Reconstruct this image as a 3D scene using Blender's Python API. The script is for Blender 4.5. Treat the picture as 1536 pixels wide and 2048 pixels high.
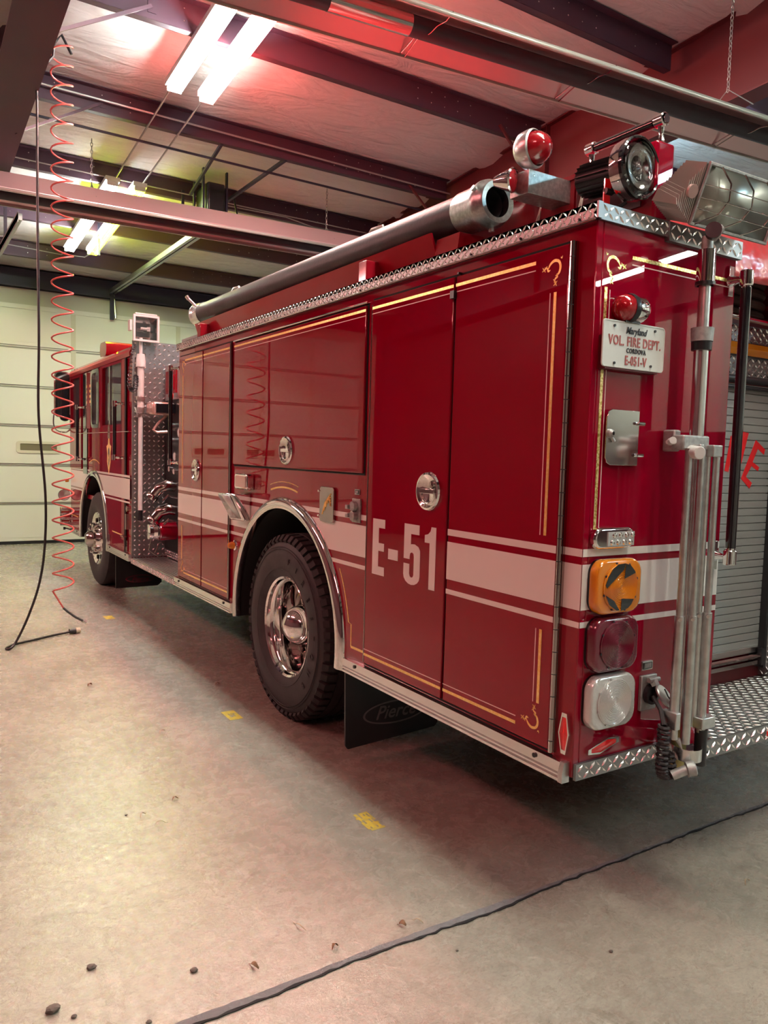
import bpy, bmesh, math, random
from mathutils import Vector, Matrix
random.seed(7)
PI = math.pi
sc = bpy.context.scene
for o in list(bpy.data.objects): bpy.data.objects.remove(o)
COL = sc.collection

# ------------------------------------------------------------------ camera
cd = bpy.data.cameras.new('camera'); cam = bpy.data.objects.new('camera', cd); COL.objects.link(cam)
cd.sensor_fit = 'VERTICAL'; cd.sensor_height = 36.0; cd.sensor_width = 27.0; cd.lens = 1540/2048*36
cd.clip_start = .05; cd.clip_end = 200
RR = [[0.8434860852731138, -0.5364297015927902, 0.027828029030233233], [0.016319928173278472, 0.07737549983755773, 0.9968684426589635], [0.5369030488785257, 0.8403905087957372, -0.07401965165403956]]
cam.matrix_world = Matrix(((RR[0][0], RR[1][0], -RR[2][0], -1.9215), (RR[0][1], RR[1][1], -RR[2][1], -1.7810), (RR[0][2], RR[1][2], -RR[2][2], 1.57), (0, 0, 0, 1)))
sc.camera = cam
# ------------------------------------------------------------------ world, exposure, lamp strengths
w = bpy.data.worlds.new('world'); sc.world = w; w.use_nodes = True
w.node_tree.nodes['Background'].inputs[0].default_value = (.010, .011, .014, 1)
w.node_tree.nodes['Background'].inputs[1].default_value = 1.0
sc.view_settings.view_transform = 'Standard'; sc.view_settings.look = 'None'
sc.view_settings.gamma = 1.0; sc.view_settings.use_curve_mapping = False
sc.view_settings.exposure = 0.0
TUBE = dict(white=((.95, 1.0, .93), 225), red=((1.0, .15, .13), 200), lime=((.75, 1.0, .006), 100), pink=((1.0, .25, .25), 140), cool=((.50, .82, 1.0), 140), warm=((.98, 1.0, .86), 125))

# ------------------------------------------------------------------ materials
MATS = {}
def nt(m): return m.node_tree.nodes, m.node_tree.links
def mat(name, col, rough=.5, metal=0., coat=0., coat_r=.03, spec=.5, trans=0., ior=1.45, noise=None, bump=None, emit=None, es=0., alpha=1.):
    m = bpy.data.materials.new(name); m.use_nodes = True; N, L = nt(m); b = N['Principled BSDF']
    b.inputs['Base Color'].default_value = (*col, 1); b.inputs['Roughness'].default_value = rough
    b.inputs['Metallic'].default_value = metal; b.inputs['Coat Weight'].default_value = coat; b.inputs['Coat Roughness'].default_value = coat_r
    b.inputs['Specular IOR Level'].default_value = spec; b.inputs['Transmission Weight'].default_value = trans; b.inputs['IOR'].default_value = ior
    b.inputs['Alpha'].default_value = alpha
    if emit: b.inputs['Emission Color'].default_value = (*emit, 1); b.inputs['Emission Strength'].default_value = es
    tc = N.new('ShaderNodeTexCoord')
    if noise:   # (scale, colour2, contrast_low, contrast_high)
        n = N.new('ShaderNodeTexNoise'); n.inputs['Scale'].default_value = noise[0]; n.inputs['Detail'].default_value = 6
        L.new(tc.outputs['Object'], n.inputs['Vector'])
        r = N.new('ShaderNodeValToRGB'); r.color_ramp.elements[0].position = noise[2]; r.color_ramp.elements[1].position = noise[3]
        r.color_ramp.elements[0].color = (*col, 1); r.color_ramp.elements[1].color = (*noise[1], 1)
        L.new(n.outputs['Fac'], r.inputs['Fac']); L.new(r.outputs['Color'], b.inputs['Base Color'])
    if bump:    # (scale, strength, distance)
        n = N.new('ShaderNodeTexNoise'); n.inputs['Scale'].default_value = bump[0]; n.inputs['Detail'].default_value = 2
        L.new(tc.outputs['Object'], n.inputs['Vector'])
        bp = N.new('ShaderNodeBump'); bp.inputs['Strength'].default_value = bump[1]; bp.inputs['Distance'].default_value = bump[2]
        L.new(n.outputs['Fac'], bp.inputs['Height']); L.new(bp.outputs['Normal'], b.inputs['Normal'])
        if coat: L.new(bp.outputs['Normal'], b.inputs['Coat Normal'])
    MATS[name] = m; return m
M = MATS
mat('paint', (.225, .0006, .013), .5, spec=0., coat=1., coat_r=.008, bump=(.7, .14, .008)); MATS['paint'].node_tree.nodes['Principled BSDF'].inputs['Coat IOR'].default_value = 1.5
mat('paint_flat', (.25, .002, .010), .45, spec=.1, coat=.6, coat_r=.08)
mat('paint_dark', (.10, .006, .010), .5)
mat('white_stripe', (.74, .72, .68), .3, coat=.6, coat_r=.03)
mat('gold', (.92, .55, .16), .32, metal=.55, noise=(90, (.98, .74, .30), .4, .65))
mat('gold_dots', (.55, .38, .08), .3, metal=.7, noise=(120, (.95, .82, .38), .42, .55))
mat('thin_line', (.85, .62, .60), .35)
mat('black_line', (.02, .008, .01), .4)
mat('chrome', (.86, .85, .84), .06, metal=1.)
mat('chrome_dark', (.45, .40, .38), .12, metal=1.)
mat('polished_steel', (.74, .73, .71), .16, metal=1., bump=(6, .1, .004))
mat('aluminium', (.66, .66, .65), .34, metal=1., noise=(30, (.52, .52, .51), .4, .7))
mat('aluminium_bright', (.80, .80, .79), .24, metal=1.)
mat('tread_plate', (.30, .30, .30), .42, metal=1., bump=(40, .08, .002))
mat('galvanised', (.32, .35, .34), .34, metal=.95, noise=(70, (.42, .46, .45), .45, .6))
mat('cast_grey', (.33, .33, .32), .5, metal=.6, noise=(60, (.42, .42, .41), .4, .6))
mat('brass', (.42, .36, .16), .4, metal=.8)
mat('rubber', (.022, .018, .020), .62, noise=(14, (.034, .028, .030), .35, .7))
mat('rubber_tread', (.016, .014, .015), .75)
mat('black_plastic', (.012, .012, .014), .35)
mat('black_gloss', (.008, .008, .010), .08, coat=1.)
mat('dark_void', (.006, .005, .006), .8)
mat('hose_black', (.015, .013, .015), .48, noise=(7, (.030, .026, .028), .4, .75), bump=(60, .25, .004))
mat('hose_brown', (.055, .026, .022), .8, bump=(50, .4, .003))
mat('tarp', (.42, .035, .04), .28, coat=.5, coat_r=.15, bump=(7, .9, .03))
mat('glass_clear', (.9, .92, .92), .03, trans=1., ior=1.45)
mat('glass_window', (.10, .10, .11), .02, trans=0, alpha=.35)
mat('lens_red', (.30, .004, .010), .12, coat=1., coat_r=.03, bump=(150, .25, .002))
mat('lens_maroon', (.11, .004, .018), .14, coat=1., coat_r=.05, bump=(150, .3, .002))
mat('lens_amber', (.62, .20, .008), .14, coat=1., coat_r=.03, bump=(150, .25, .002))
mat('lens_clear', (.62, .64, .62), .16, metal=.35, coat=1., coat_r=.03, bump=(110, .45, .003))
mat('reflector_bowl', (.62, .66, .64), .14, metal=1.)
mat('reflector_red', (.75, .01, .015), .12, coat=1.)
mat('pinkish_lamp', (.62, .40, .36), .25, metal=.5, coat=.6)
mat('plate_white', (.66, .70, .66), .35, noise=(5, (.58, .64, .60), .4, .7))
mat('letter_red', (.40, .10, .09), .45)
mat('letter_black', (.02, .02, .025), .5)
mat('shutter', (.42, .44, .43), .35, metal=.5)
mat('steel_red', (.055, .022, .038), .5, noise=(3, (.044, .020, .038), .4, .7))
mat('steel_rafter', (.095, .014, .017), .5, noise=(2, (.080, .013, .018), .4, .7))
mat('steel_navy', (.020, .018, .040), .5)
mat('door_panel', (.66, .67, .59), .45, bump=(30, .05, .002))
mat('door_joint', (.24, .24, .20), .5)
mat('door_trim', (.55, .54, .42), .5)
mat('door_window', (.16, .15, .10), .2)
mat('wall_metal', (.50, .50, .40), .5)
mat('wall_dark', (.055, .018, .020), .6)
mat('lamp_inside', (.34, .35, .31), .28, metal=.8, bump=(12, .3, .006))
mat('fin_grey', (.40, .35, .31), .5, metal=.3)
mat('tread_bright', (.93, .93, .92), .26, metal=1.)
mat('badge_dim', (.12, .11, .11), .6)
mat('track_steel', (.30, .31, .30), .35, metal=.8)
mat('heater_reflector', (.66, .50, .50), .30, metal=.65)
mat('heater_lip', (.55, .58, .52), .35, metal=.5)
mat('heater_tube', (.020, .020, .028), .45)
mat('conduit', (.32, .31, .30), .4, metal=.6)
mat('coil_pink', (.50, .085, .075), .35)
mat('cord_black', (.012, .011, .012), .45)
mat('plug_beige', (.55, .50, .36), .5)
mat('tape_yellow', (.56, .44, .03), .6, noise=(45, (.42, .34, .06), .45, .6))
mat('leaf', (.17, .09, .045), .8)
mat('pebble', (.12, .105, .09), .9)
mat('straw', (.42, .36, .24), .8)
mat('caulk', (.15, .15, .155), .85, bump=(50, .8, .006))
mat('rope', (.42, .30, .26), .9)
mat('seat', (.05, .02, .02), .8)
mat('white_metal', (.62, .62, .60), .4)
for k, (c, s) in TUBE.items():
    mat('tube_'+k, (.8, .8, .8), .4, emit=c, es=s)

def concrete():
    m = bpy.data.materials.new('concrete'); m.use_nodes = True; N, L = nt(m); b = N['Principled BSDF']; MATS['concrete'] = m
    tc = N.new('ShaderNodeTexCoord')
    def noise(sc_, det=6, dist=0, stretch=None, rough=.55):
        n = N.new('ShaderNodeTexNoise'); n.inputs['Scale'].default_value = sc_; n.inputs['Detail'].default_value = det; n.inputs['Distortion'].default_value = dist; n.inputs['Roughness'].default_value = rough
        if stretch:
            mp = N.new('ShaderNodeMapping'); mp.inputs['Scale'].default_value = stretch; L.new(tc.outputs['Object'], mp.inputs['Vector']); L.new(mp.outputs['Vector'], n.inputs['Vector'])
        else: L.new(tc.outputs['Object'], n.inputs['Vector'])
        return n
    def ramp(n, p0, c0, p1, c1):
        r = N.new('ShaderNodeValToRGB'); e = r.color_ramp.elements; e[0].position = p0; e[1].position = p1; e[0].color = (*c0, 1); e[1].color = (*c1, 1)
        L.new(n.outputs['Fac'], r.inputs['Fac']); return r
    def mix(a, b_, fac, mode='MULTIPLY'):
        x = N.new('ShaderNodeMix'); x.data_type = 'RGBA'; x.blend_type = mode; x.inputs['Factor'].default_value = fac
        L.new(a, x.inputs['A']); L.new(b_, x.inputs['B']); return x.outputs['Result']
    big = ramp(noise(.9, 4, .6), .35, (.30, .28, .235), .66, (.43, .415, .345))
    mid = ramp(noise(7, 8, 1.2, (1, 2.2, 1), .7), .28, (.62, .60, .57), .68, (1, 1, 1))
    fine = ramp(noise(70, 5, .5, (1, 1.8, 1), .7), .36, (.50, .48, .46), .56, (1, 1, 1))
    spots = ramp(noise(4.5, 3, 2.5), .27, (.55, .50, .48), .36, (1, 1, 1))
    c = mix(big.outputs['Color'], mid.outputs['Color'], .75); c = mix(c, fine.outputs['Color'], .55); c = mix(c, spots.outputs['Color'], .6)
    L.new(c, b.inputs['Base Color'])
    rr = N.new('ShaderNodeMapRange'); rr.inputs['To Min'].default_value = .14; rr.inputs['To Max'].default_value = .40
    L.new(noise(12, 8, 1., None, .7).outputs['Fac'], rr.inputs['Value']); L.new(rr.outputs['Result'], b.inputs['Roughness'])
    bp = N.new('ShaderNodeBump'); bp.inputs['Strength'].default_value = .35; bp.inputs['Distance'].default_value = .004
    L.new(noise(28, 8, .8, None, .75).outputs['Fac'], bp.inputs['Height']); L.new(bp.outputs['Normal'], b.inputs['Normal'])
    b.inputs['Specular IOR Level'].default_value = .75
concrete()
def insulation():
    m = mat('insulation', (.56, .545, .53), .5, spec=.3)
    N, L = nt(m); b = N['Principled BSDF']; tc = N.new('ShaderNodeTexCoord')
    mp = N.new('ShaderNodeMapping'); mp.inputs['Rotation'].default_value = (0, 0, .5); mp.inputs['Scale'].default_value = (1.1, 4.0, 1)
    n = N.new('ShaderNodeTexNoise'); n.inputs['Scale'].default_value = 1.3; n.inputs['Detail'].default_value = 4; n.inputs['Distortion'].default_value = 1.4
    L.new(tc.outputs['Object'], mp.inputs['Vector']); L.new(mp.outputs['Vector'], n.inputs['Vector'])
    bp = N.new('ShaderNodeBump'); bp.inputs['Strength'].default_value = .8; bp.inputs['Distance'].default_value = .05
    L.new(n.outputs['Fac'], bp.inputs['Height']); L.new(bp.outputs['Normal'], b.inputs['Normal'])
insulation()

# ------------------------------------------------------------------ mesh helpers
class MB:
    def __init__(s): s.v = []; s.f = []; s.m = []; s.mi = 0; s.parts = []
    def mat(s, i): s.mi = i; return s
    def add(s, vs, fs):
        s.parts.append((vs, fs)); o = len(s.v); s.v += [tuple(p) for p in vs]; s.f += [tuple(i+o for i in f) for f in fs]; s.m += [s.mi]*len(fs); return s
    def box(s, x0, x1, y0, y1, z0, z1):
        if x0 > x1: x0, x1 = x1, x0
        if y0 > y1: y0, y1 = y1, y0
        if z0 > z1: z0, z1 = z1, z0
        return s.add([(x, y, z) for z in (z0, z1) for y in (y0, y1) for x in (x0, x1)],
                     [(0, 2, 3, 1), (4, 5, 7, 6), (0, 1, 5, 4), (2, 6, 7, 3), (0, 4, 6, 2), (1, 3, 7, 5)])
    def cyl(s, a, b, r, n=16, r2=None, cap=True):
        a = Vector(a); b = Vector(b); d = (b-a).normalized(); u = d.orthogonal().normalized(); w_ = d.cross(u); r2 = r if r2 is None else r2
        vs = [a+(u*math.cos(t)+w_*math.sin(t))*r for t in [2*PI*i/n for i in range(n)]] + [b+(u*math.cos(t)+w_*math.sin(t))*r2 for t in [2*PI*i/n for i in range(n)]]
        fs = [(i, (i+1) % n, n+(i+1) % n, n+i) for i in range(n)]
        if cap: fs += [tuple(range(n-1, -1, -1)), tuple(range(n, 2*n))]
        return s.add(vs, fs)
    def tube(s, pts, r, n=8, cap=True):
        pts = [Vector(p) for p in pts]; up = None; rings = []
        for i, p in enumerate(pts):
            d = (pts[min(i+1, len(pts)-1)]-pts[max(i-1, 0)]).normalized()
            if up is None: up = d.orthogonal().normalized()
            up = (up-d*up.dot(d)).normalized(); w_ = d.cross(up); rr_ = r[i] if isinstance(r, (list, tuple)) else r
            rings.append([p+(up*math.cos(t)+w_*math.sin(t))*rr_ for t in [2*PI*k/n for k in range(n)]])
        vs = [q for g in rings for q in g]; fs = []
        for i in range(len(pts)-1):
            for k in range(n): fs.append((i*n+k, i*n+(k+1) % n, (i+1)*n+(k+1) % n, (i+1)*n+k))
        if cap: fs += [tuple(range(n-1, -1, -1)), tuple(range((len(pts)-1)*n, len(pts)*n))]
        return s.add(vs, fs)
    def lathe(s, prof, c, axis, n=32, close=False):   # prof [(along, r)]
        c = Vector(c); d = Vector(axis).normalized(); u = d.orthogonal().normalized(); w_ = d.cross(u); vs = []
        for a, r in prof: vs += [c+d*a+(u*math.cos(t)+w_*math.sin(t))*r for t in [2*PI*k/n for k in range(n)]]
        fs = []
        P_ = len(prof)
        for i in range(P_-1 if not close else P_):
            j = (i+1) % P_
            for k in range(n): fs.append((i*n+k, i*n+(k+1) % n, j*n+(k+1) % n, j*n+k))
        return s.add(vs, fs)
    def prism(s, poly, ax, lo, hi):   # poly 2D in the other two axes (in xyz order)
        def pt(p, h): q = list(p); q.insert(ax, h); return q
        n = len(poly); vs = [pt(p, lo) for p in poly]+[pt(p, hi) for p in poly]
        a = sum(poly[i][0]*poly[(i+1) % n][1]-poly[(i+1) % n][0]*poly[i][1] for i in range(n))
        if (a < 0) ^ (ax == 1): vs = [pt(p, lo) for p in reversed(poly)]+[pt(p, hi) for p in reversed(poly)]
        return s.add(vs, [tuple(range(n-1, -1, -1)), tuple(range(n, 2*n))]+[(i, (i+1) % n, n+(i+1) % n, n+i) for i in range(n)])
    def strip(s, A, B, off):    # ribbon between two point lists, thickened by vector off
        n = len(A); off = Vector(off); vs = [Vector(p) for p in A]+[Vector(p) for p in B]; vs += [p+off for p in vs]
        fs = []
        for i in range(n-1):
            fs += [(i, i+1, n+i+1, n+i), (2*n+i, 3*n+i, 3*n+i+1, 2*n+i+1), (i, 2*n+i, 2*n+i+1, i+1), (n+i, n+i+1, 3*n+i+1, 3*n+i)]
        fs += [(0, n, 3*n, 2*n), (n-1, 3*n-1, 4*n-1, 2*n-1)]
        return s.add(vs, fs)
    def loz(s, o, U, V, Nn, W, H, p=.034, L=.024, wd=.0065, h=.0022, ang=PI/4, jit=0):   # tread-plate lozenges
        o = Vector(o); U = Vector(U).normalized(); V = Vector(V).normalized(); Nn = Vector(Nn).normalized()
        nu = int(W/p); nv = int(H/p)
        for i in range(nu+1):
            for j in range(nv+1):
                cu = (i+.5)*W/(nu+1); cv = (j+.5)*H/(nv+1); c = o+U*cu+V*cv
                a = ang if (i+j) % 2 else PI-ang
                d = U*math.cos(a)+V*math.sin(a); e = Nn.cross(d)
                l = L/2; q = [c+d*l, c+e*wd/2, c-d*l, c-e*wd/2]; t = [c+d*l*.45+Nn*h, c-d*l*.45+Nn*h]
                s.add(q+t, [(0, 1, 4), (1, 5, 4), (1, 2, 5), (2, 3, 5), (3, 4, 5), (3, 0, 4)])
        return s
    def split(s, name, mats, parent=None, **k):   # every piece an object of its own
        return [MB().add(v, f).obj(name, mats, parent, **k) for v, f in list(s.parts)][0]
    def obj(s, name, mats, parent=None, loc=None, bev=0, smooth=35, rot=None):
        me = bpy.data.meshes.new(name); me.from_pydata(s.v, [], s.f)
        if isinstance(mats, str): mats = [mats]
        for m_ in mats: me.materials.append(MATS[m_])
        if len(mats) > 1: me.polygons.foreach_set('material_index', s.m)
        bm = bmesh.new(); bm.from_mesh(me); bmesh.ops.recalc_face_normals(bm, faces=bm.faces); bm.to_mesh(me); bm.free()
        if smooth:
            me.polygons.foreach_set('use_smooth', [True]*len(me.polygons)); me.set_sharp_from_angle(angle=math.radians(smooth))
        o = bpy.data.objects.new(name, me); COL.objects.link(o)
        if loc: o.location = loc
        if rot: o.rotation_euler = rot
        if parent: o.parent = parent
        if bev:
            md = o.modifiers.new('bevel', 'BEVEL'); md.width = bev; md.segments = 2; md.limit_method = 'ANGLE'; md.angle_limit = math.radians(40)
        return o
def B(*a): return MB().box(*a)
def thing(name, label, cat, loc=(0, 0, 0), group=None):
    o = bpy.data.objects.new(name, None); COL.objects.link(o); o.location = loc; o.empty_display_size = .1
    return tag(o, label, cat, group)
def tag(o, label, cat, group=None):
    o['label'] = label; o['category'] = cat
    if group: o['group'] = group
    return o
def struct(o): o['kind'] = 'structure'; return o
def lab(o, t): o['label'] = t; return o
def dup(r, loc=None, parent=None, label=None, rot=None):
    c = r.copy(); COL.objects.link(c)
    if parent: c.parent = parent
    if loc is not None: c.location = loc
    if rot is not None: c.rotation_euler = rot
    if label: c['label'] = label
    for ch in r.children: dup(ch, parent=c)
    return c
def text(mb, body, size, o, U, V, sx=1., shear=0., ext=.0008, thick=0., space=1.):
    cu = bpy.data.curves.new('t', 'FONT'); cu.body = body; cu.size = size; cu.shear = shear; cu.extrude = ext; cu.offset = thick; cu.space_character = space
    cu.align_x = 'CENTER'; cu.resolution_u = 3
    ob = bpy.data.objects.new('t', cu); COL.objects.link(ob)
    me = bpy.data.meshes.new_from_object(ob)
    o = Vector(o); U = Vector(U).normalized(); V = Vector(V).normalized(); W = U.cross(V)
    mb.add([o+U*v.co.x*sx+V*v.co.y+W*v.co.z for v in me.vertices], [tuple(p.vertices) for p in me.polygons])
    bpy.data.objects.remove(ob); bpy.data.curves.remove(cu); bpy.data.meshes.remove(me)
    return mb
def arc(cy, cz, r, a0, a1, n): return [(cy+r*math.cos(a0+(a1-a0)*i/n), cz+r*math.sin(a0+(a1-a0)*i/n)) for i in range(n+1)]
def rrect(a0, a1, b0, b1, r, n=5):
    out = []
    for cx, cy, s in ((a1-r, b1-r, 0), (a0+r, b1-r, 1), (a0+r, b0+r, 2), (a1-r, b0+r, 3)):
        out += [(cx+r*math.cos(PI/2*(s+i/n)), cy+r*math.sin(PI/2*(s+i/n))) for i in range(n+1)]
    return out
def yz(pts, x): return [(x, p[0], p[1]) for p in pts]
def xz(pts, y): return [(p[0], y, p[1]) for p in pts]

# ================================================================== BUILDING
YW, YB = 11.52, -9.5           # far wall, rear wall
RIDGE = -1.2
def zc(y): return 4.29+(YW-max(y, 2*RIDGE-y))/12 if y < RIDGE else 4.29+(YW-y)/12
XL, XR = -6.6, 9.6
fl = struct(B(XL-.2, XR+.2, YB-.2, YW+.3, -.12, 0).obj('floor', 'concrete'))
# construction joint with torn sealant
def joint(y, x0, x1, wd, name):
    A = []; Bq = []; n = int((x1-x0)/.03)
    for i in range(n+1):
        x = x0+(x1-x0)*i/n; t = .6+.5*math.sin(i*.17)*math.sin(i*.05+1); k = wd*(1.0 if x < -.1 else .55)
        A.append((x, y-k*t+random.uniform(-.003, .003), .0035)); Bq.append((x, y+k*(1.1-.4*t)+random.uniform(-.003, .003), .0035))
    m = MB().strip(A, Bq, (0, 0, -.003)).mat(1)
    C_ = [(p[0], p[1]-random.uniform(.003, .010), .0038) for p in A]
    m.strip(C_, [(p[0], p[1]+random.uniform(-.002, .004), .0042) for p in A], (0, 0, -.002))
    return struct(m.obj(name, ['caulk', 'dark_void']))
joint(.172, XL+.1, XR-.1, .018, 'trim_1')
joint(-6.0, XL+.1, XR-.1, .014, 'trim_2')
# walls
def wall_far():
    m = MB(); DH = 3.69
    doors = [(-5.95, -1.75), (-.85, 3.3), (4.2, 8.2)]
    xs = [XL]+[v for d in doors for v in d]+[XR]
    for i in range(0, len(xs), 2): m.box(xs[i], xs[i+1], YW+.06, YW+.2, 0, 4.4)
    for a, b in doors: m.box(a, b, YW+.06, YW+.2, DH, 4.4)
    return struct(m.obj('wall_far', 'wall_metal'))
wall_far()
def garage_door(n, x0, x1, y, s, win=True):
    m = MB(); ph = .612
    for i in range(6):
        z0 = i*ph+.03; z1 = z0+ph-.004
        m.box(x0, x1, y, y+s*.05, z0+.02, z1-.02)
        m.box(x0, x1, y+s*.014, y+s*.05, z0, z1)
        m.box(x0, x1, y-s*.004, y+s*.02, z0+.075, z0+.082)
    d = struct(m.obj('door_%d' % n, 'door_panel'))
    jm = MB()
    for i in range(1, 6): jm.box(x0, x1, y-s*.002, y+s*.02, i*ph+.010, i*ph+.026).box(x0, x1, y-s*.002, y+s*.016, i*ph+.050, i*ph+.056)
    jm.split('panel_joint', 'door_joint', d)
    MB().box(x0, x1, y-s*.006, y+s*.05, 0, .045).obj('bottom_seal', 'black_plastic', d)
    wdt = x1-x0; st = MB()
    for k in range(1, 4):
        if k == 2 and n == 1: continue
        xx = x0+wdt*k/4+ (.37 if n == 1 and k == 1 else 0)
        for i in range(4 if n == 1 else 0, 6): st.box(xx-.035, xx+.035, y-s*.012, y, i*ph+.05, i*ph+ph+.01)
        st.box(xx-.04, xx+.04, y-s*.02, y, 5*ph-.0, 5*ph+.03)
    st.obj('stile', 'door_trim', d)
    MB().box(x0-.05, x1+.05, y-s*.02, y+s*.04, 3.672, 3.74).obj('top_rail', 'door_panel', d)
    if win:
        for c in ((.105, .93) if n != 1 else (.215, .9)):
            cx = x0+wdt*c if n != 1 or c > .5 else .035
            if n == 2: cx = -3.85 if c < .5 else -2.87
            fr = MB(); o_ = rrect(cx-.325, cx+.325, 1.44, 1.63, .05); i_ = rrect(cx-.27, cx+.27, 1.485, 1.59, .012)
            fr.strip(xz(o_+o_[:1], y-s*.016), xz(i_+i_[:1], y-s*.016), (0, s*.018, 0)); f = fr.obj('window_frame', 'door_trim', d)
            MB().box(cx-.272, cx+.272, y-s*.004, y+s*.001, 1.483, 1.592).obj('pane', 'door_window', f)
    return d
garage_door(1, -.85, 3.3, YW, 1)
garage_door(2, -5.95, -1.75, YW, 1)
garage_door(3, 4.2, 8.2, YW, 1)
garage_door(4, -.85, 3.3, YB, -1); garage_door(5, -5.95, -1.75, YB, -1); garage_door(6, 4.2, 8.2, YB, -1)
m = MB()
for a, b in ((XL, -5.95), (-1.75, -.85), (3.3, 4.2), (8.2, XR)): m.box(a, b, YB-.2, YB-.06, 0, 4.7)
m.box(XL, XR, YB-.2, YB-.06, 3.69, 4.75); struct(m.obj('wall_rear', 'wall_metal'))
struct(MB().prism([(YB-.2, 0), (YW+.2, 0), (YW+.2, zc(YW)+.15), (RIDGE, zc(RIDGE)+.15), (YB-.2, zc(YB)+.15)], 0, XL-.2, XL).obj('wall_left', 'wall_dark'))  # dark tone stands in for an unmodelled vehicle mirrored in the truck side
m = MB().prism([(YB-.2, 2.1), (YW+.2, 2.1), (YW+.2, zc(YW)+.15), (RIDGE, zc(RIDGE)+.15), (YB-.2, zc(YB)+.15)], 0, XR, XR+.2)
m.mat(1).box(XR-.02, XR+.2, YB-.2, YW+.2, 0, 2.1)  # dark lower band stands in for unseen vehicles mirrored in the truck rear
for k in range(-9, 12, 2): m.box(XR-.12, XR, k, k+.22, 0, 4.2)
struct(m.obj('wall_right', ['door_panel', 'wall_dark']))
# ceiling: insulation blanket, slightly sagging between the purlins
PUR = [10.25, 8.75, 7.22, 5.7, 4.15, 2.62, 1.1, -.4, -1.9, -3.4, -4.9, -6.4, -7.9]
def ceil():
    nx, ny = 90, 150; vs = []
    pl = sorted(PUR+[YW, YB])
    rf = [-6.5, -1.1, 3.68, 9.4]
    for j in range(ny+1):
        y = YB-.1+(YW-YB+.2)*j/ny
        k = max([p for p in pl if p <= y], default=pl[0]); k2 = min([p for p in pl if p > y], default=pl[-1]+.1)
        t = (y-k)/max(k2-k, .01); sag = .035*math.sin(PI*min(max(t, 0), 1))
        for i in range(nx+1):
            x = XL-.1+(XR-XL+.2)*i/nx
            dr = min(abs(x-r) for r in rf)
            wr = (.032 if x > 1.5 else .015)*math.exp(-dr*1.1)*math.sin(11*y+7*x+2.5*math.sin(3*x+y))*math.sin(PI*min(max(t, 0), 1))
            vs.append((x, y, zc(y)-sag+wr+.012))
    fs = [(j*(nx+1)+i, j*(nx+1)+i+1, (j+1)*(nx+1)+i+1, (j+1)*(nx+1)+i) for j in range(ny) for i in range(nx)]
    o = MB().add(vs, fs).obj('ceiling', 'insulation', smooth=80)
    md = o.modifiers.new('solid', 'SOLIDIFY'); md.thickness = .05; md.offset = 1
    struct(o)
ceil()
# purlins (Z sections with bolts), rafters, eave struts, braces
tn = 3
def trim(mb, mt, bev=0):
    global tn
    o = struct(mb.obj('trim_%d' % tn, mt, bev=bev)); tn += 1; return o
def purlin(y, x0, x1):
    z = zc(y); m = MB(); s = 1/12
    m.box(x0, x1, y-.003, y+.003, z-.2, z)
    m.box(x0, x1, y, y+.065, z-.203, z-.197); m.box(x0, x1, y+.06, y+.065, z-.203, z-.175)
    m.box(x0, x1, y-.065, y, z-.004, z+.002)
    m.mat(1)
    for bx in (x0+.12, x0+.3, x0+.7, x0+.95, x1-.2, x1-.45, x1-.9, x1-1.05, x1-1.2, x1-1.35, x1-1.5):
        for dz in (.05, .14): m.cyl((bx, y-.003, z-dz), (bx, y-.007, z-dz), .0055, 6)
    return trim(m, ['steel_red', 'aluminium_bright'])
for y in PUR:
    purlin(y, XL, -1.12); purlin(y, -.98 if y < 11 else -1, 3.6); purlin(y, 3.74, XR)
trim(B(XL, XR, YW-.07, YW+.05, 3.99, 4.27), 'steel_navy')
trim(B(XL, XR, YW-.12, YW+.0, 3.99, 4.02), 'steel_navy')
trim(B(XL, XR, YB-.05, YB+.07, 3.99, 4.27), 'steel_navy')
def rafter(xc, fw=.15):
    m = MB(); s = 1/12
    ends = [YB, RIDGE, YW]
    for a, b in ((YB, RIDGE), (RIDGE, YW)):
        def dep(y): return .52+.22*max(0, 1-abs(y-RIDGE)/12)
        za, zb = zc(a)-.005, zc(b)-.005; da, db = dep(a), dep(b)
        m.prism([(a, za), (b, zb), (b, zb-db), (a, za-da)], 0, xc-.005, xc+.005)
        m.prism([(a, za-da), (b, zb-db), (b, zb-db-.012), (a, za-da-.012)], 0, xc-fw, xc+fw)
        m.prism([(a, za-.2), (b, zb-.2), (b, zb-.212), (a, za-.212)], 0, xc-.02, xc+.02) if False else None
        m.prism([(a, za), (b, zb), (b, zb-.012), (a, za-.012)], 0, xc-fw*.6, xc+fw*.6)
    for yy in (YB+.2, YW-.2):
        m.box(xc-fw, xc+fw, yy-.18, yy-.17, 0, zc(yy)-.4); m.box(xc-fw, xc+fw, yy+.17, yy+.18, 0, zc(yy)-.1); m.box(xc-.005, xc+.005, yy-.17, yy+.17, 0, zc(yy)-.1)
    for k in range(-8, 12, 3): m.box(xc-fw*.6, xc+fw*.6, k+.1, k+.11, zc(k)-.6, zc(k)-.01)
    return trim(m, 'steel_rafter' if xc > 0 else 'steel_red')  # left rafters take the darker steel, painting in their weaker red light
rafter(-1.11); rafter(3.69, .1); rafter(-6.45); rafter(9.4)
for y, s in ((4.15, 1), (5.7, 1), (2.62, 1)):        # flange braces off the left rafter
    z = zc(y)
    trim(MB().tube([(-1.02, y-.25+.04, z-.62), (-.28, y-.02, z-.12)], .016, 4).box(-.30, -.24, y-.008, y, z-.16, z-.07), 'steel_red')
for y in (4.15, 5.7):
    z = zc(y); trim(MB().tube([(3.6, y+.05, z-.55), (3.05, y-.02, z-.14)], .016, 4), 'steel_rafter')
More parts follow.
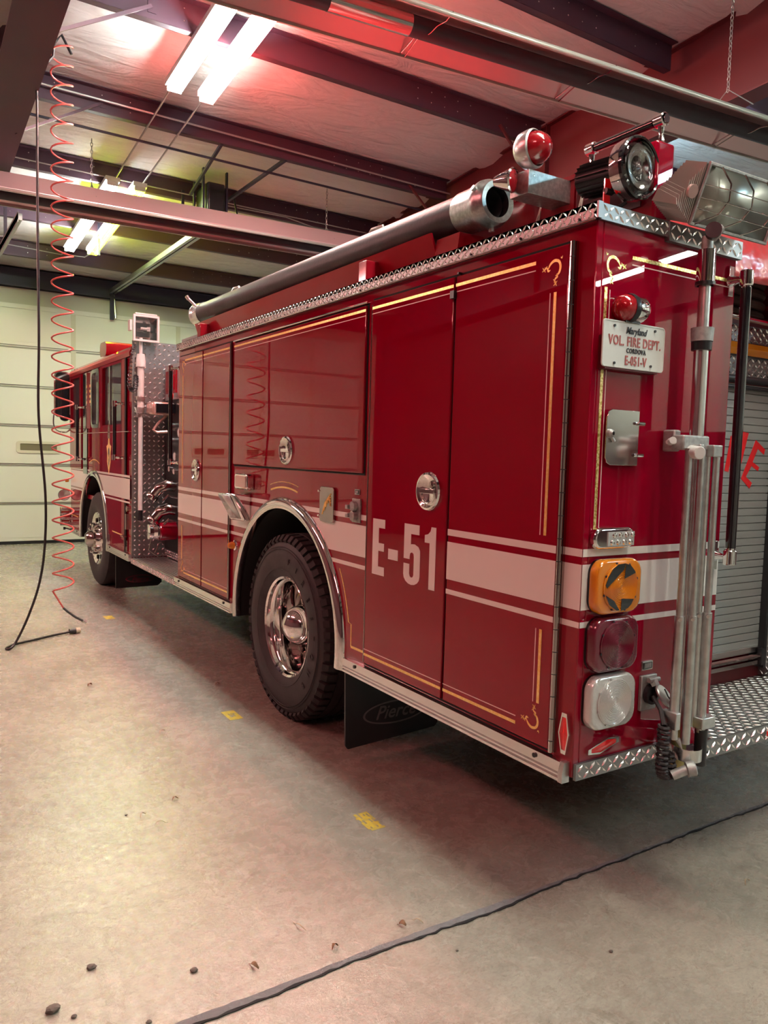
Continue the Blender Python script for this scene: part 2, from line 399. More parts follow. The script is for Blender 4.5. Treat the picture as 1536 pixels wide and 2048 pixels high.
# rods/conduits running across and along the roof
trim(MB().tube([(-1.0, 5.63, 4.665), (3.6, 5.63, 4.62)], .009, 6), 'conduit')
trim(MB().tube([(-1.0, 5.92, 4.50), (3.6, 5.92, 4.47)], .012, 6), 'steel_navy')
trim(MB().tube([(-.9, 7.14, 4.50), (3.55, 7.14, 4.47)], .007, 6), 'conduit')
trim(MB().tube([(1.45, 7.16, 4.46), (2.2, 7.10, 4.45), (2.6, 7.12, 4.40), (3.55, 7.10, 4.38)], .007, 6), 'conduit')
for x in (.12, .41):
    trim(MB().tube([(x, 4.9, zc(4.9)-.22), (x+.02, 6.95, zc(6.95)-.22)], .009, 6), 'conduit')
trim(MB().tube([(.12, 9.45, 4.2), (.10, 9.9, 4.22), (-.6, 9.9, 4.25)], .007, 6), 'conduit')
trim(MB().tube([(.41, 9.45, 4.2), (.38, 9.75, 4.2), (.15, 9.85, 4.22)], .007, 6), 'conduit')

# fluorescent strips, two 8-foot tubes each, hung from the purlins along the roof slope
def fixture(x, y0, kind, label, group, L=2.44):
    s = 1/12; t = thing('fluorescent_light', label, 'light', (x, y0+L/2, zc(y0+L/2)-.2), group)
    def P(dx, y, dz): return (dx, y-(y0+L/2), zc(y)-zc(y0+L/2)+dz)
    sg = -1 if y0 < RIDGE else 1
    ch = MB(); a, b = P(0, y0, 0)[1:], P(0, y0+L, 0)[1:]
    ch.prism([(a[0], a[1]), (b[0], b[1]), (b[0], b[1]-.045), (a[0], a[1]-.045)], 0, -.074, .074); ch.obj('channel', 'white_metal', t)
    for dx in (-.042, .042):
        MB().tube([P(dx, y0+.03, -.075), P(dx, y0+L-.03, -.075)], .019, 12).obj('tube', 'tube_'+kind, t)
    for yy in (y0+.012, y0+L-.012):
        e = P(0, yy, -.03); MB().box(-.06, .06, yy-(y0+L/2)-.006, yy-(y0+L/2)+.006, e[2]-.062, e[2]+.02).obj('socket', 'white_metal', t)
    return t
fixture(.12, 2.3, 'white', 'white fluorescent strip hung over the truck, nearest the camera', 'strip lights', 2.58)
fixture(.41, 2.47, 'red', 'reddish yellow fluorescent strip beside the nearest white one', 'strip lights')
fixture(.12, 7.0, 'white', 'white fluorescent strip near the garage door header', 'strip lights')
fixture(.41, 7.0, 'lime', 'yellow green fluorescent strip casting lime light by the garage door', 'strip lights')
fixture(-4.6, 7.0, 'warm', 'white fluorescent strip in the left bay near the far door', 'strip lights')
fixture(-4.3, 7.0, 'pink', 'pink fluorescent strip in the left bay near the far door', 'strip lights')
fixture(-4.45, 2.4, 'pink', 'pink fluorescent strip in the left bay beside the truck', 'strip lights')
fixture(-4.3, -3.9, 'pink', 'pink fluorescent strip in the left bay behind the camera', 'strip lights')
fixture(.12, -2.0, 'warm', 'white fluorescent strip over the tail of the truck', 'strip lights')
fixture(.41, -2.0, 'warm', 'second white fluorescent strip over the tail of the truck', 'strip lights')
fixture(.12, -6.6, 'warm', 'white fluorescent strip far behind the truck', 'strip lights')
fixture(8.2, -7.6, 'warm', 'white fluorescent strip at the rear of the right bay', 'strip lights')
fixture(8.2, -3.4, 'warm', 'added unseen white strip that brightens the right wall for reflections', 'strip lights')  # added out of view so the right wall shows in the truck's rear
fixture(4.42, 2.47, 'cool', 'bluish fluorescent strip in the right bay beside the truck', 'strip lights')
fixture(5.6, 6.6, 'cool', 'bluish fluorescent strip in the right bay near the far door', 'strip lights')
fixture(5.6, -5.4, 'cool', 'bluish fluorescent strip in the right bay behind the camera', 'strip lights')

# radiant tube heaters
def heater(x0, x1, ya, yb, z, label, chains, joints, hook, deep=False):
    t = thing('radiant_heater', label, 'heater', ((x0+x1)/2, (ya+yb)/2, z))
    ox, oy = (x0+x1)/2, (ya+yb)/2; L = x1-x0; w_ = .5
    sl = (yb-ya)/L
    def pt(x, dy, dz): return (x-ox, ya+sl*(x-x0)+dy-oy, dz)
    prof = [(-.25, 0), (-.25, .014), (-.11, .11), (.11, .11), (.25, .014), (.25, 0)]
    if deep: prof = [(-.25, 0), (-.25, .03), (-.13, .20), (.13, .20), (.25, .03), (.25, 0)]
    n = len(prof); r = MB(); vs = []
    for x in (x0, x1): vs += [pt(x, p[0], p[1]) for p in prof]
    r.add(vs, [(i, i+1, n+i+1, n+i) for i in range(n-1)])
    ro = r.obj('reflector', 'heater_reflector', t, smooth=0); md = ro.modifiers.new('s', 'SOLIDIFY'); md.thickness = .004
    for dy in (-.25, .25):
        MB().tube([pt(x0, dy, .0), pt(x1, dy, .0)], .008, 4).obj('lip', 'heater_lip', t)
    MB().add([pt(x, dy, dz) for x in (x0, x1) for dy, dz in ((-.254, -.004), (-.254, .020))], [(0, 1, 3, 2)]).obj('edge_strip', 'heater_lip', t).modifiers.new('s', 'SOLIDIFY').thickness = .006
    MB().tube([pt(x0-.1, 0, .04), pt(x1+.1, 0, .04)], .055, 20).obj('burner_tube', 'heater_tube', t)
    for jx in joints: MB().tube([pt(jx-.24, 0, .04), pt(jx+.24, 0, .04)], .058, 20).obj('coupling', 'chrome_dark', t)
    for hx in hook:
        MB().tube([pt(hx, -.26, .02), pt(hx, -.2, -.0), pt(hx, -.12, .01), pt(hx, -.06, .0), pt(hx, 0, .003), pt(hx, .07, .05), pt(hx, .20, .02), pt(hx, .26, .01)], .0045, 6).tube([pt(hx, .05, .03), pt(hx+.03, .25, 0)], .004, 6).obj('hanger', 'chrome_dark', t)
    for cx in chains:
        c = MB(); yy = ya+sl*(cx-x0); zt = zc(yy)-.2-z; k = 0; zz = .2
        c.tube([pt(cx, -.2, .1), pt(cx, 0, .27), pt(cx, .2, .1)], .004, 5)
        zz = .27
        while zz < zt:
            a = 0 if k % 2 else PI/2; q = []
            for i in range(9):
                th = 2*PI*i/8; u = .010*math.cos(th); q.append(pt(cx+u*math.cos(a), u*math.sin(a), zz+.022*math.sin(th)))
            c.tube(q, .0028, 5, cap=False); zz += .034; k += 1
        c.obj('chain', 'track_steel', t)
    return t
heater(-.6, 4.6, 2.04, 1.50, 3.9, 'long black tube heater under a reflector, close above the truck tail', (3.02,), (.28,), (.62, 1.75, 3.2))
heater(-1.6, 3.55, 6.35, 6.05, 3.84, 'distant tube heater with pinkish reflector crossing in front of the garage door lights', (-.25, 2.25), (), (), True)

# garage door opener: trolley rail from the header to the motor head
t = thing('door_opener', 'grey trolley rail and motor of the garage door opener on the roof', 'garage door opener', (1.15, 9.4, 4.1))
MB().box(-.05, -.01, -2.3, 2.08, -.03, .03).box(.01, .05, -2.3, 2.08, -.03, .03).box(-.05, .05, -2.3, 2.08, .03, .036).obj('rail', 'track_steel', t)
MB().tube([(.02, 2.06, -.02), (.05, 2.04, -.42)], .018, 6).obj('header_bracket', 'track_steel', t)
MB().box(-.04, .02, 2.02, 2.06, -.45, 0).obj('door_arm', 'steel_navy', t)
MB().box(-.10, .10, -2.75, -2.35, .02, .42).obj('motor', 'black_plastic', t, bev=.02)
MB().lathe([(-.02, 0), (-.02, .11), (.02, .11), (.02, 0)], (-.26, -2.45, .08), (0, 1, 0), 20).obj('sprocket', 'track_steel', t)
for dx in (-.14, .13): MB().box(dx, dx+.02, -2.7, -2.66, .1, .58).box(dx, dx+.02, -2.4, -2.36, .1, .50).split('strap', 'steel_navy', t)
MB().tube([(-.35, -2.6, .06), (-.3, -2.55, .1), (-.22, -2.5, .12), (-.15, -2.5, .06)], .02, 8).obj('cable', 'black_plastic', t)
MB().tube([(.16, -2.5, .1), (.2, -2.5, .35), (.3, -2.5, .38), (.34, -2.5, .2)], .012, 8).obj('conduit', 'black_plastic', t)
t = thing('door_track', 'grey steel roller track of the garage door on the left', 'garage door track', (-.87, 9.3, 3.72))
MB().box(-.02, .02, -2.9, 1.9, -.03, .03).box(-.02, -.015, -2.9, 1.9, -.05, .05).obj('track', 'track_steel', t)
MB().box(-.015, .015, -1.8, -1.77, 0, .8).box(-.12, .015, -1.8, -1.79, .4, .46).obj('hanger', 'steel_navy', t)
MB().box(-.02, .02, 2.0, 2.06, -3.7, .0).tube([(0, 1.9, 0), (0, 2.02, -.1), (0, 2.05, -.3)], .02, 6).obj('vertical_track', 'track_steel', t)
for x, y in ((.95, 7.22), (.35, 8.75)):   # drop angles near the rail
    trim(B(x-.015, x+.015, y-.02, y, zc(y)-.5, zc(y)-.1), 'steel_navy')
trim(MB().tube([(.86, 5.72, 4.58), (1.0, 7.1, 4.48)], .02, 4), 'steel_navy')
trim(MB().tube([(1.55, 5.72, 4.58), (1.38, 7.1, 4.44)], .022, 4), 'steel_navy')

# hanging coiled air hose and power cord
def coil(c, R_, z0, z1, turns, r, n=14):
    return [(c[0]+R_*math.cos(2*PI*k/n), c[1]+R_*math.sin(2*PI*k/n)*.9, z0+(z1-z0)*k/(n*turns)) for k in range(int(turns*n)+1)]
t = thing('air_hose', 'pink coiled air hose hanging from the left rafter', 'air hose', (-.81, 4.6, 0))
pts = coil((0, 0), .078, .37, 4.55, 30, .006)
MB().tube([(.0, 0, .30)]+pts[7:], .0065, 7).obj('coil', 'coil_pink', t)
MB().tube([(.0, 0, .30), (.03, -.01, .27), (.09, -.02, .22), (.14, -.03, .19)], .009, 8).obj('whip', 'cord_black', t)
MB().cyl((.14, -.03, .19), (.165, -.035, .175), .014, 10).obj('coupler', 'aluminium', t)
MB().tube([(.07, 0, 4.5), (.0, 0, 4.62), (-.05, .0, 4.55), (-.06, 0, 4.45), (-.13, 0, 4.35), (-.2, 0, 4.3)], .011, 8).obj('feed', 'cord_black', t)
t = thing('power_cord', 'black power cord hanging to the floor with a beige plug end', 'cord', (-.97, 4.68, 0))
ctl = [(-.02, 0, 4.42), (.0, 0, 4.2), (0, 0, 3.2), (.005, 0, 2.4), (.0, 0, 1.8), (.045, 0, 1.2), (.04, 0, .8), (0, 0, .5), (-.08, -.01, .25), (-.17, -.03, .06), (-.22, -.06, .012), (-.24, -.02, .010), (-.16, .08, .012), (0, .17, .012), (.15, .26, .012), (.285, .29, .02)]
def smooth_path(c, n=8):
    out = []
    for i in range(len(c)-1):
        p = [Vector(c[max(0, min(len(c)-1, i+k))]) for k in (-1, 0, 1, 2)]
        for j in range(n):
            u = j/n; out.append(.5*((2*p[1])+(p[2]-p[0])*u+(2*p[0]-5*p[1]+4*p[2]-p[3])*u*u+(3*p[1]-p[0]-3*p[2]+p[3])*u**3))
    return out+[Vector(c[-1])]
MB().tube(smooth_path(ctl), .0095, 8).obj('cable', 'cord_black', t)
MB().lathe([(0, .001), (0, .022), (.05, .026), (.055, .001)], (.27, .285, .026), (.9, .1, 0), 12).obj('collar', 'cord_black', t)
MB().lathe([(0, .001), (0, .024), (.035, .022), (.037, .001)], (.322, .291, .026), (.9, .1, 0), 12).obj('plug', 'plug_beige', t)

# floor marks and litter
tp = []
for i, (x, y, sx, sy, l) in enumerate(((-.225, .93, .075, .16, 'torn yellow tape square with dark marks, nearest on the floor'), (-.245, 2.46, .08, .16, 'yellow tape square level with the rear wheel'), (-.255, 4.0, .08, .15, 'mostly worn away tape square outlined on the floor'), (-.26, 5.49, .08, .15, 'yellow tape square nearest the front wheel'))):
    m = MB(); n = 10; rnd = random.Random(i+3)
    if i == 2:
        q = [(x-sx/2, y-sy/2), (x+sx/2, y-sy/2), (x+sx/2, y+sy/2), (x-sx/2, y+sy/2)]
        for a, b in zip(q, q[1:]+q[:1]): m.strip([(a[0], a[1], .001), (b[0], b[1], .001)], [(a[0]*.94+x*.06, a[1]*.94+y*.06, .001), (b[0]*.94+x*.06, b[1]*.94+y*.06, .001)], (0, 0, .0008))
    else:
        for a in range(n):
            for b in range(n):
                hole = (i == 0 and rnd.random() < .33 and (a in (0, 2, 3, 6, 8, 9))) or (i == 1 and 3 <= a <= 7 and 3 <= b <= 6 and rnd.random() < .5) or (i == 3 and rnd.random() < .12)
                if not hole:
                    x0 = x-sx/2+sx*a/n; y0 = y-sy/2+sy*b/n; m.add([(x0, y0, .0012), (x0+sx/n, y0, .0012), (x0+sx/n, y0+sy/n, .0012), (x0, y0+sy/n, .0012)], [(0, 1, 2, 3)])
    tag(m.obj('floor_tape', 'tape_yellow' if i != 2 else 'straw', smooth=0), l, 'tape', 'yellow tape squares in a row on the floor')
def fromfloor(u, v):
    d = Vector(((u-768)/1540, -(v-1024)/1540, 1)); r = Vector([sum(RR[k][i]*d[k] for k in range(3)) for i in range(3)])
    s = -1.57/r.z; return (-1.9215+s*r.x, -1.781+s*r.y)
def leaf(u, v, L, W, rot, l, mt='leaf'):
    x, y = fromfloor(u, v); m = MB(); n = 8; A = []; Bq = []
    for i in range(n+1):
        t_ = i/n; h = .004+.012*math.sin(PI*t_); ww = W*math.sin(PI*min(max(t_, .04), .97))**.8
        p = Vector(((t_-.5)*L, .15*L*math.sin(PI*t_), 0)); A.append((p.x, p.y+ww/2, h)); Bq.append((p.x, p.y-ww/2, h+.3*W))
    m.strip(A, Bq, (0, 0, -.001)); m.strip([(L*.48, 0, .003), (L*.75, .01*L, .002)], [(L*.48, .002, .003), (L*.75, .01*L+.002, .002)], (0, 0, .001))
    return tag(m.obj('dry_leaf' if mt == 'leaf' else 'straw_bit', mt, loc=(x, y, 0), rot=(0, 0, rot)), l, 'leaf' if mt == 'leaf' else 'straw', 'dry litter on the floor')
leaf(510, 1935, .035, .012, 1.9, 'curled brown leaf left of the floor joint')
leaf(670, 1898, .028, .012, .4, 'brown leaf lying just above the floor joint', 'leaf')
leaf(805, 1852, .026, .016, 2.2, 'brown leaf below the largest yellow tape')
leaf(838, 1845, .035, .004, 2.0, 'pale thin stem beside the leaf above the joint', 'straw')
leaf(350, 1601, .035, .010, .5, 'dark leaf in the middle of the open floor')
leaf(180, 1372, .045, .02, .8, 'reddish brown leaf on the floor far left')
leaf(325, 1466, .07, .006, .9, 'pale bent straw left of the rear tyre', 'straw')
leaf(286, 1634, .05, .004, .9, 'pale curved straw on the open floor', 'straw')
leaf(320, 1650, .05, .004, .1, 'brown straw below the dark leaf', 'straw')
leaf(602, 1856, .05, .004, 1.8, 'pale straw at the lower middle of the floor', 'straw')
leaf(1495, 1768, .05, .006, .3, 'white curled strip on the floor at far right', 'straw')
leaf(435, 1370, .05, .008, .7, 'small twig on the floor before the rear tyre')
for u, v, r, l in ((106, 2024, .017, 'largest grey clod at the bottom left of the floor'), (183, 1937, .012, 'brown clod on the lower left floor'), (388, 1943, .010, 'grey clod at the lower middle floor'), (148, 2035, .007, 'tiny dark clod beside the largest clod'), (252, 1631, .005, 'tiny black pebble on the open floor'), (298, 2046, .007, 'small clod at the bottom edge'), (914, 1902, .004, 'tiny black speck right of the joint'), (1222, 1904, .006, 'black pebble on the lower right floor')):
    x, y = fromfloor(u, v); bm = bmesh.new(); bmesh.ops.create_icosphere(bm, subdivisions=2, radius=r)
    for q in bm.verts: q.co = Vector((q.co.x*1.25, q.co.y, q.co.z*.6))*random.uniform(.82, 1.12)
    me = bpy.data.meshes.new('pebble'); bm.to_mesh(me); bm.free(); me.materials.append(MATS['pebble']); o = bpy.data.objects.new('pebble', me); o.location = (x, y, r*.52); COL.objects.link(o)
    tag(o, l, 'pebble', 'clods and pebbles on the floor')

# ================================================================== FIRE TRUCK
T = thing('fire_truck', 'red fire engine with white stripes and gold trim filling the bay', 'fire truck', (0, 0, 0))
X0 = -.015       # outer face of the doors
AX_R, AX_F = 2.31, 7.34; AZ = .54; AR = .69
def archpoly(y0, y1, z0, z1, ay, r=AR, az=.56):
    a = math.acos(max(-1, min(1, 0))); h = math.sqrt(max(r*r-(az-z0)**2, 0)) if z0 < az else r
    t0 = math.asin((z0-az)/r)
    return [(y0, z0)]+[(ay-r*math.cos(t), az+r*math.sin(t)) for t in [t0+(PI-2*t0)*i/28 for i in range(29)]]+[(y1, z0), (y1, z1), (y0, z1)]
W = 2.54
body = MB()
for sx in (0, 1):
    a, b = (0, .03) if sx == 0 else (W-.03, W)
    body.prism(archpoly(0, 4.29, .495, 2.345, AX_R), 0, a, b)
for a, b in ((.03, .745), (1.795, W-.03)): body.box(a, b, .0, 1.56, .495, 2.345).box(a, b, 3.06, 4.29, .495, 2.345).box(a, b, 1.5, 3.1, 1.27, 2.345)
body.box(.745, 1.795, .46, 4.29, .6, 2.20)
bo = body.obj('rear_body', 'paint', T, bev=.004)
fr = MB().box(.75, .95, .5, 8.6, .50, .59).box(1.5, 1.7, .5, 8.6, .50, .59).box(.5, 1.9, 2.2, 2.42, .45, .65).box(.5, 1.9, 7.25, 7.43, .45, .65)
fr.box(.32, .75, 4.3, 5.7, .35, .5).box(.4, 2.0, 3.2, 5.6, .38, .55).box(.75, .76, 1.5, 3.1, .45, 1.3).box(.72, .76, 6.6, 8.1, .45, 1.3).box(.76, 1.7, .5, 1.5, .45, .59)
fr.obj('chassis', 'dark_void', T)

# aluminium tread trims
def tread(name, o, U, V, N_, W_, H_, parent=T, t=.004, mt='tread_plate', **k):
    o = Vector(o); U = Vector(U).normalized(); V = Vector(V).normalized(); N_ = Vector(N_).normalized()
    m = MB(); c = [o, o+U*W_, o+U*W_+V*H_, o+V*H_]; m.add(c+[p-N_*t for p in c], [(0, 1, 2, 3), (4, 7, 6, 5), (0, 4, 5, 1), (1, 5, 6, 2), (2, 6, 7, 3), (3, 7, 4, 0)])
    m.mat(1).loz(o+U*.004+V*.003, U, V, N_, W_-.008, H_-.006, **k)
    return m.obj(name, [mt, 'tread_bright'], parent, smooth=0)
tread('tread_trim', (-.02, 4.30, 2.342), (0, -1, 0), (0, 0, 1), (-1, 0, 0), 4.32, .052, t=.02, p=.022, L=.026, wd=.008, h=.004)
tread('tread_trim', (-.02, -.012, 2.342), (1, 0, 0), (0, 0, 1), (0, -1, 0), .36, .052, t=.012, p=.026, L=.03, wd=.008, h=.004)
tread('tread_trim', (.33, -.020, 2.328), (1, 0, 0), (0, 0, 1), (0, -1, 0), .418, .064, t=.02, p=.030, L=.034, wd=.008, h=.004)
tread('top_deck', (-.02, -.01, 2.394), (1, 0, 0), (0, 1, 0), (0, 0, 1), .30, 4.3, t=.02, p=.06)
MB().tube([(-.022, 4.3, 2.341), (-.022, -.01, 2.341)], .004, 6).obj('drip_rail', 'aluminium_bright', T)
for y in [0.07+.32*i for i in range(14)]: pass
mm = MB()
for i in range(16): mm.cyl((-.02, .06+.28*i, 2.352), (-.026, .06+.28*i, 2.352), .004, 6)
mm.split('trim_screw', 'black_plastic', T)
tread('tread_trim', (.004, -.014, .489), (1, 0, 0), (0, 0, 1), (0, -1, 0), .45, .056, t=.012, p=.030, L=.034, wd=.009, h=.005)

# rub rail extrusion along the lower edge
def rubrail(y0, y1, n):
    prof = [(0, .548), (-.028, .546), (-.030, .512), (-.022, .510), (-.022, .506), (-.030, .504), (-.030, .498), (-.022, .496), (-.022, .492), (-.032, .490), (-.032, .480), (0, .478)]
    m = MB().prism(prof, 1, y0, y1); o = m.obj('rub_rail', 'aluminium_bright', T, smooth=0)
    s = MB()
    for y in (y0+.12, y1-.12): s.cyl((-.029, y, .53), (-.034, y, .53), .009, 10)
    s.split('screw', 'black_plastic', o)
rubrail(.03, 1.53, 0); rubrail(3.07, 4.29, 0); rubrail(5.72, 6.60, 0); rubrail(8.06, 8.6, 0)
MB().prism([(-.034, .478), (-.034, .512), (-.026, .548), (0, .548), (0, .478)], 1, .012, .032).obj('rail_end_cap', 'aluminium', T)

# graphics -------------------------------------------------
def stripes(parent, y0, y1, x, ay=None, r=.752, zs=((1.250, 1.276), (1.070, 1.224), (1.010, 1.030)), left=None):
    m = MB()
    for z0, z1 in zs:
        n = 6; A = []; Bq = []
        for i in range(n+1):
            z = z0+(z1-z0)*i/n; a, b = y0, y1
            if ay is not None:
                h = math.sqrt(max(r*r-(z-.56)**2, 0))
                if left: a = max(y0, ay+h)
                else: b = min(y1, ay-h)
            A.append((x, a, z)); Bq.append((x, b, z))
        m.strip(A, Bq, (-.0008, 0, 0))
    return m.obj('white_stripe', 'white_stripe', parent, smooth=0)
def hline(m, y0, y1, z, th, x): return m.box(x-.0008, x, y0, y1, z-th/2, z+th/2)
def vline(m, y, z0, z1, th, x): return m.box(x-.0008, x, y-th/2, y+th/2, z0, z1)
SCROLL = ([(-.25, .28), (-.42, .1), (-.38, -.18), (-.1, -.34), (.2, -.22), (.34, .08), (.24, .36), (-.02, .46)][::-1], [.02, .10, .14, .15, .15, .14, .10, .03])
def flourish(parent, o, U, V, s, mt='gold'):
    o = Vector(o); U = Vector(U); V = Vector(V); Nn = U.cross(V); m = MB()
    def rib(pts, wds, off=0.0008):
        c = smooth_path([(p[0], p[1], 0) for p in pts], 5); k = len(c); A = []; Bq = []
        for i, p in enumerate(c):
            d = (c[min(i+1, k-1)]-c[max(i-1, 0)]).normalized(); f = i/(k-1)*(len(wds)-1); j = int(min(f, len(wds)-2)); wd = wds[j]+(wds[j+1]-wds[j])*(f-j)
            q = Vector((-d.y, d.x, 0))*wd/2
            A.append(o+(U*(p.x+q.x)+V*(p.y+q.y))*s); Bq.append(o+(U*(p.x-q.x)+V*(p.y-q.y))*s)
        m.strip(A, Bq, Nn*.0008)
    # corner scroll opening towards (-u,-v); tails run to -u and -v
    rib([(-.62, -.02), (-.45, .22), (-.12, .38), (.25, .28), (.40, -.05), (.30, -.40), (.02, -.55)], [.05, .14, .17, .17, .17, .15, .05])
    rib([(-.45, -.12), (-.62, -.16), (-.72, .02), (-.95, .10)], [.04, .13, .10, .02])
    rib([(.12, -.42), (.16, -.62), (.0, -.72), (-.08, -.95)], [.04, .13, .10, .02])
    rib([(-.72, .16), (-.90, .0), (-1.15, -.12)], [.02, .11, .02]); rib([(-.86, -.18), (-1.0, -.02), (-1.12, .12)], [.02, .08, .02])
    rib([(-.16, -.72), (.0, -.90), (.12, -1.15)], [.02, .11, .02]); rib([(.18, -.86), (.02, -1.0), (-.12, -1.12)], [.02, .08, .02])
    rib([(.40, .50), (.48, .44), (.55, .56)], [.03, .1, .02])
    return m.obj('gold_scroll', mt, parent, smooth=0)

# compartment doors -------------------------------------------------
def cdoor(y0, y1, z0, z1, l=None):
    o = MB().box(-.014, 0, y0, y1, z0, z1).obj('compartment_door', 'paint', T, bev=.004)
    MB().box(-.003, .001, y0-.010, y1+.010, z0-.010, z1+.010).obj('door_seal', 'dark_void', o)
    if l: lab(o, l)
    return o
d1 = cdoor(.105, .716, .562, 2.288, 'rear compartment door with gold corner scrolls')
d2 = cdoor(.732, 1.352, .562, 2.288, 'compartment door lettered E-51')
d3 = cdoor(1.412, 3.090, 1.478, 2.275, 'wide lift-up compartment door over the rear wheel')
d4 = cdoor(3.165, 3.686, .562, 2.288, 'narrow compartment door ahead of the rear wheel')
d5 = cdoor(3.706, 4.245, .562, 2.288, 'foremost narrow compartment door with oval latch')
XD = -.0145
for d, a, b in ((d1, .105, .716), (d4, 3.165, 3.686), (d5, 3.706, 4.245)): stripes(d, a, b, XD)
stripes(bo, 0.0, .09, -.0004); stripes(bo, 1.366, 2.31, -.0004, AX_R); stripes(bo, 2.31, 3.15, -.0004, AX_R, left=True); stripes(bo, 4.25, 4.29, -.0004)
G = {id(d): MB() for d in (d1, d2, d3, d4, d5)}; TH = {id(d): MB() for d in (d1, d2, d3, d4, d5)}
for d, a, b in ((d1, .262, .716), (d2, .732, 1.352), (d3, 1.412, 3.09), (d4, 3.165, 3.686), (d5, 3.706, 4.10)):
    hline(G[id(d)], a, b, 2.252, .012, XD); hline(TH[id(d)], a, b, 2.226, .0035, XD)
for d, a, b in ((d1, .272, .716), (d2, .732, 1.352), (d4, 3.165, 3.686), (d5, 3.706, 4.10)):
    hline(G[id(d)], a, b, .607, .012, XD); hline(TH[id(d)], a, b, .632, .0035, XD)
for z0, z1 in ((1.306, 2.137), (.71, .975)): vline(G[id(d1)], .162, z0, z1, .013, XD); vline(TH[id(d1)], .186, z0, z1, .0035, XD)
for z0, z1 in ((1.306, 2.137), (.71, .975)): vline(G[id(d5)], 4.15, z0, z1, .012, XD); vline(TH[id(d5)], 4.125, z0, z1, .0035, XD)
for d in (d1, d2, d3, d4, d5):
    G[id(d)].split('gold_line', 'gold', d, smooth=0); TH[id(d)].split('pin_line', 'thin_line', d, smooth=0)
g = MB(); hline(g, 1.372, 1.50, .607, .012, -.0004); pts = [(1.50, .607), (1.502, .72)]+[(AX_R-.80*math.cos(t), .56+.80*math.sin(t)) for t in (.21, .28, .35, .42, .49, .56)]
g.strip([(-.0004, p[0]-.004, p[1]) for p in pts], [(-.0004, p[0]+.004, p[1]) for p in pts], (-.0008, 0, 0))
for r, th in ((.80, .010), (.835, .003)):
    q = [(AX_R+r*math.cos(t), .56+r*math.sin(t)) for t in [PI/2-.24+.46*i/14 for i in range(15)]]; q2 = [(AX_R+(r+th)*math.cos(t), .56+(r+th)*math.sin(t)) for t in [PI/2-.24+.46*i/14 for i in range(15)]]
    g.strip(yz(q, -.0004), yz(q2, -.0004), (-.0008, 0, 0))
g.split('gold_line', 'gold', bo, smooth=0)
S_ = .056
flourish(d1, (XD, .165, 2.222), (0, -1, 0), (0, 0, 1), S_)
flourish(d1, (XD, .180, .637), (0, -1, 0), (0, 0, -1), S_)
flourish(d5, (XD, 4.14, 2.222), (0, 1, 0), (0, 0, 1), S_)
flourish(d5, (XD, 4.13, .637), (0, 1, 0), (0, 0, -1), S_)
# E-51
def glyph(m, poly, y0, z0, w_, h_):
    m.prism([(y0-p[0]*w_, z0+p[1]*h_) for p in poly], 0, XD-.0009, XD)
nm = MB()
glyph(nm, [(0, 0), (1, 0), (1, .155), (.50, .155), (.50, .435), (.95, .435), (.95, .575), (.50, .575), (.50, .845), (1, .845), (1, 1), (0, 1)], 1.295, 1.009, .105, .262)
nm.box(XD-.0009, XD, 1.078, 1.158, 1.095, 1.143)
def five(y0, z0, w_, h_):
    out = [(0, 1), (.92, 1), (.92, .84), (.42, .84), (.42, .66)]
    out += [(.60+.40*math.cos(t), .56+.10*math.sin(t)*1.2) for t in (PI*.62, PI*.45, PI*.25, PI*.08)]
    out += [(1, .50), (1, .22)]+[(.5+.5*math.cos(t), .16+.16*math.sin(t)) for t in [0-PI*i/8 for i in range(0, 9)]]+[(0, .34), (.36, .34), (.36, .18)]
    out += [(.5+.13*math.cos(t), .17+.05*math.sin(t)) for t in [PI+PI*i/4 for i in range(0, 5)]]+[(.63, .20), (.63, .47)]+[(.5+.13*math.cos(t), .49+.05*math.sin(t)) for t in (PI*.2, PI*.5, PI*.8)]+[(.37, .47), (.37, .42), (0, .42)]
    glyph(nm, out, y0, z0, w_, h_)
five(1.030, 1.005, .125, .266)
glyph(nm, [(.45, 0), (1, 0), (1, 1), (.58, 1), (.50, .93), (.30, .88), (0, .86), (0, .74), (.45, .74)], .874, 1.006, .080, .266)
nm.split('lettering', 'white_stripe', d2, smooth=0)

# hinges
MB().cyl((-.018, .086, .56), (-.018, .086, 2.29), .009, 10).box(-.012, 0, .076, .10, .56, 2.29).obj('piano_hinge', 'chrome_dark', T)
hk = MB()
for i in range(22): hk.cyl((-.018, .086, .60+.078*i), (-.018, .086, .603+.078*i), .0097, 10)
hk.split('hinge_knuckle', 'black_plastic', T)
MB().cyl((-.008, 1.362, .565), (-.008, 1.362, 2.27), .005, 8).obj('piano_hinge', 'chrome_dark', T)
MB().cyl((-.014, 3.148, .565), (-.014, 3.148, 2.285), .008, 8).obj('piano_hinge', 'chrome_dark', T)
MB().cyl((-.012, 1.40, 2.288), (-.012, 3.10, 2.288), .006, 8).obj('piano_hinge', 'chrome', T)
MB().box(-.02, -.002, .695, .705, 2.292, 2.30).box(-.03, -.014, .71, .735, 2.20, 2.23).split('door_stop', 'black_plastic', T)
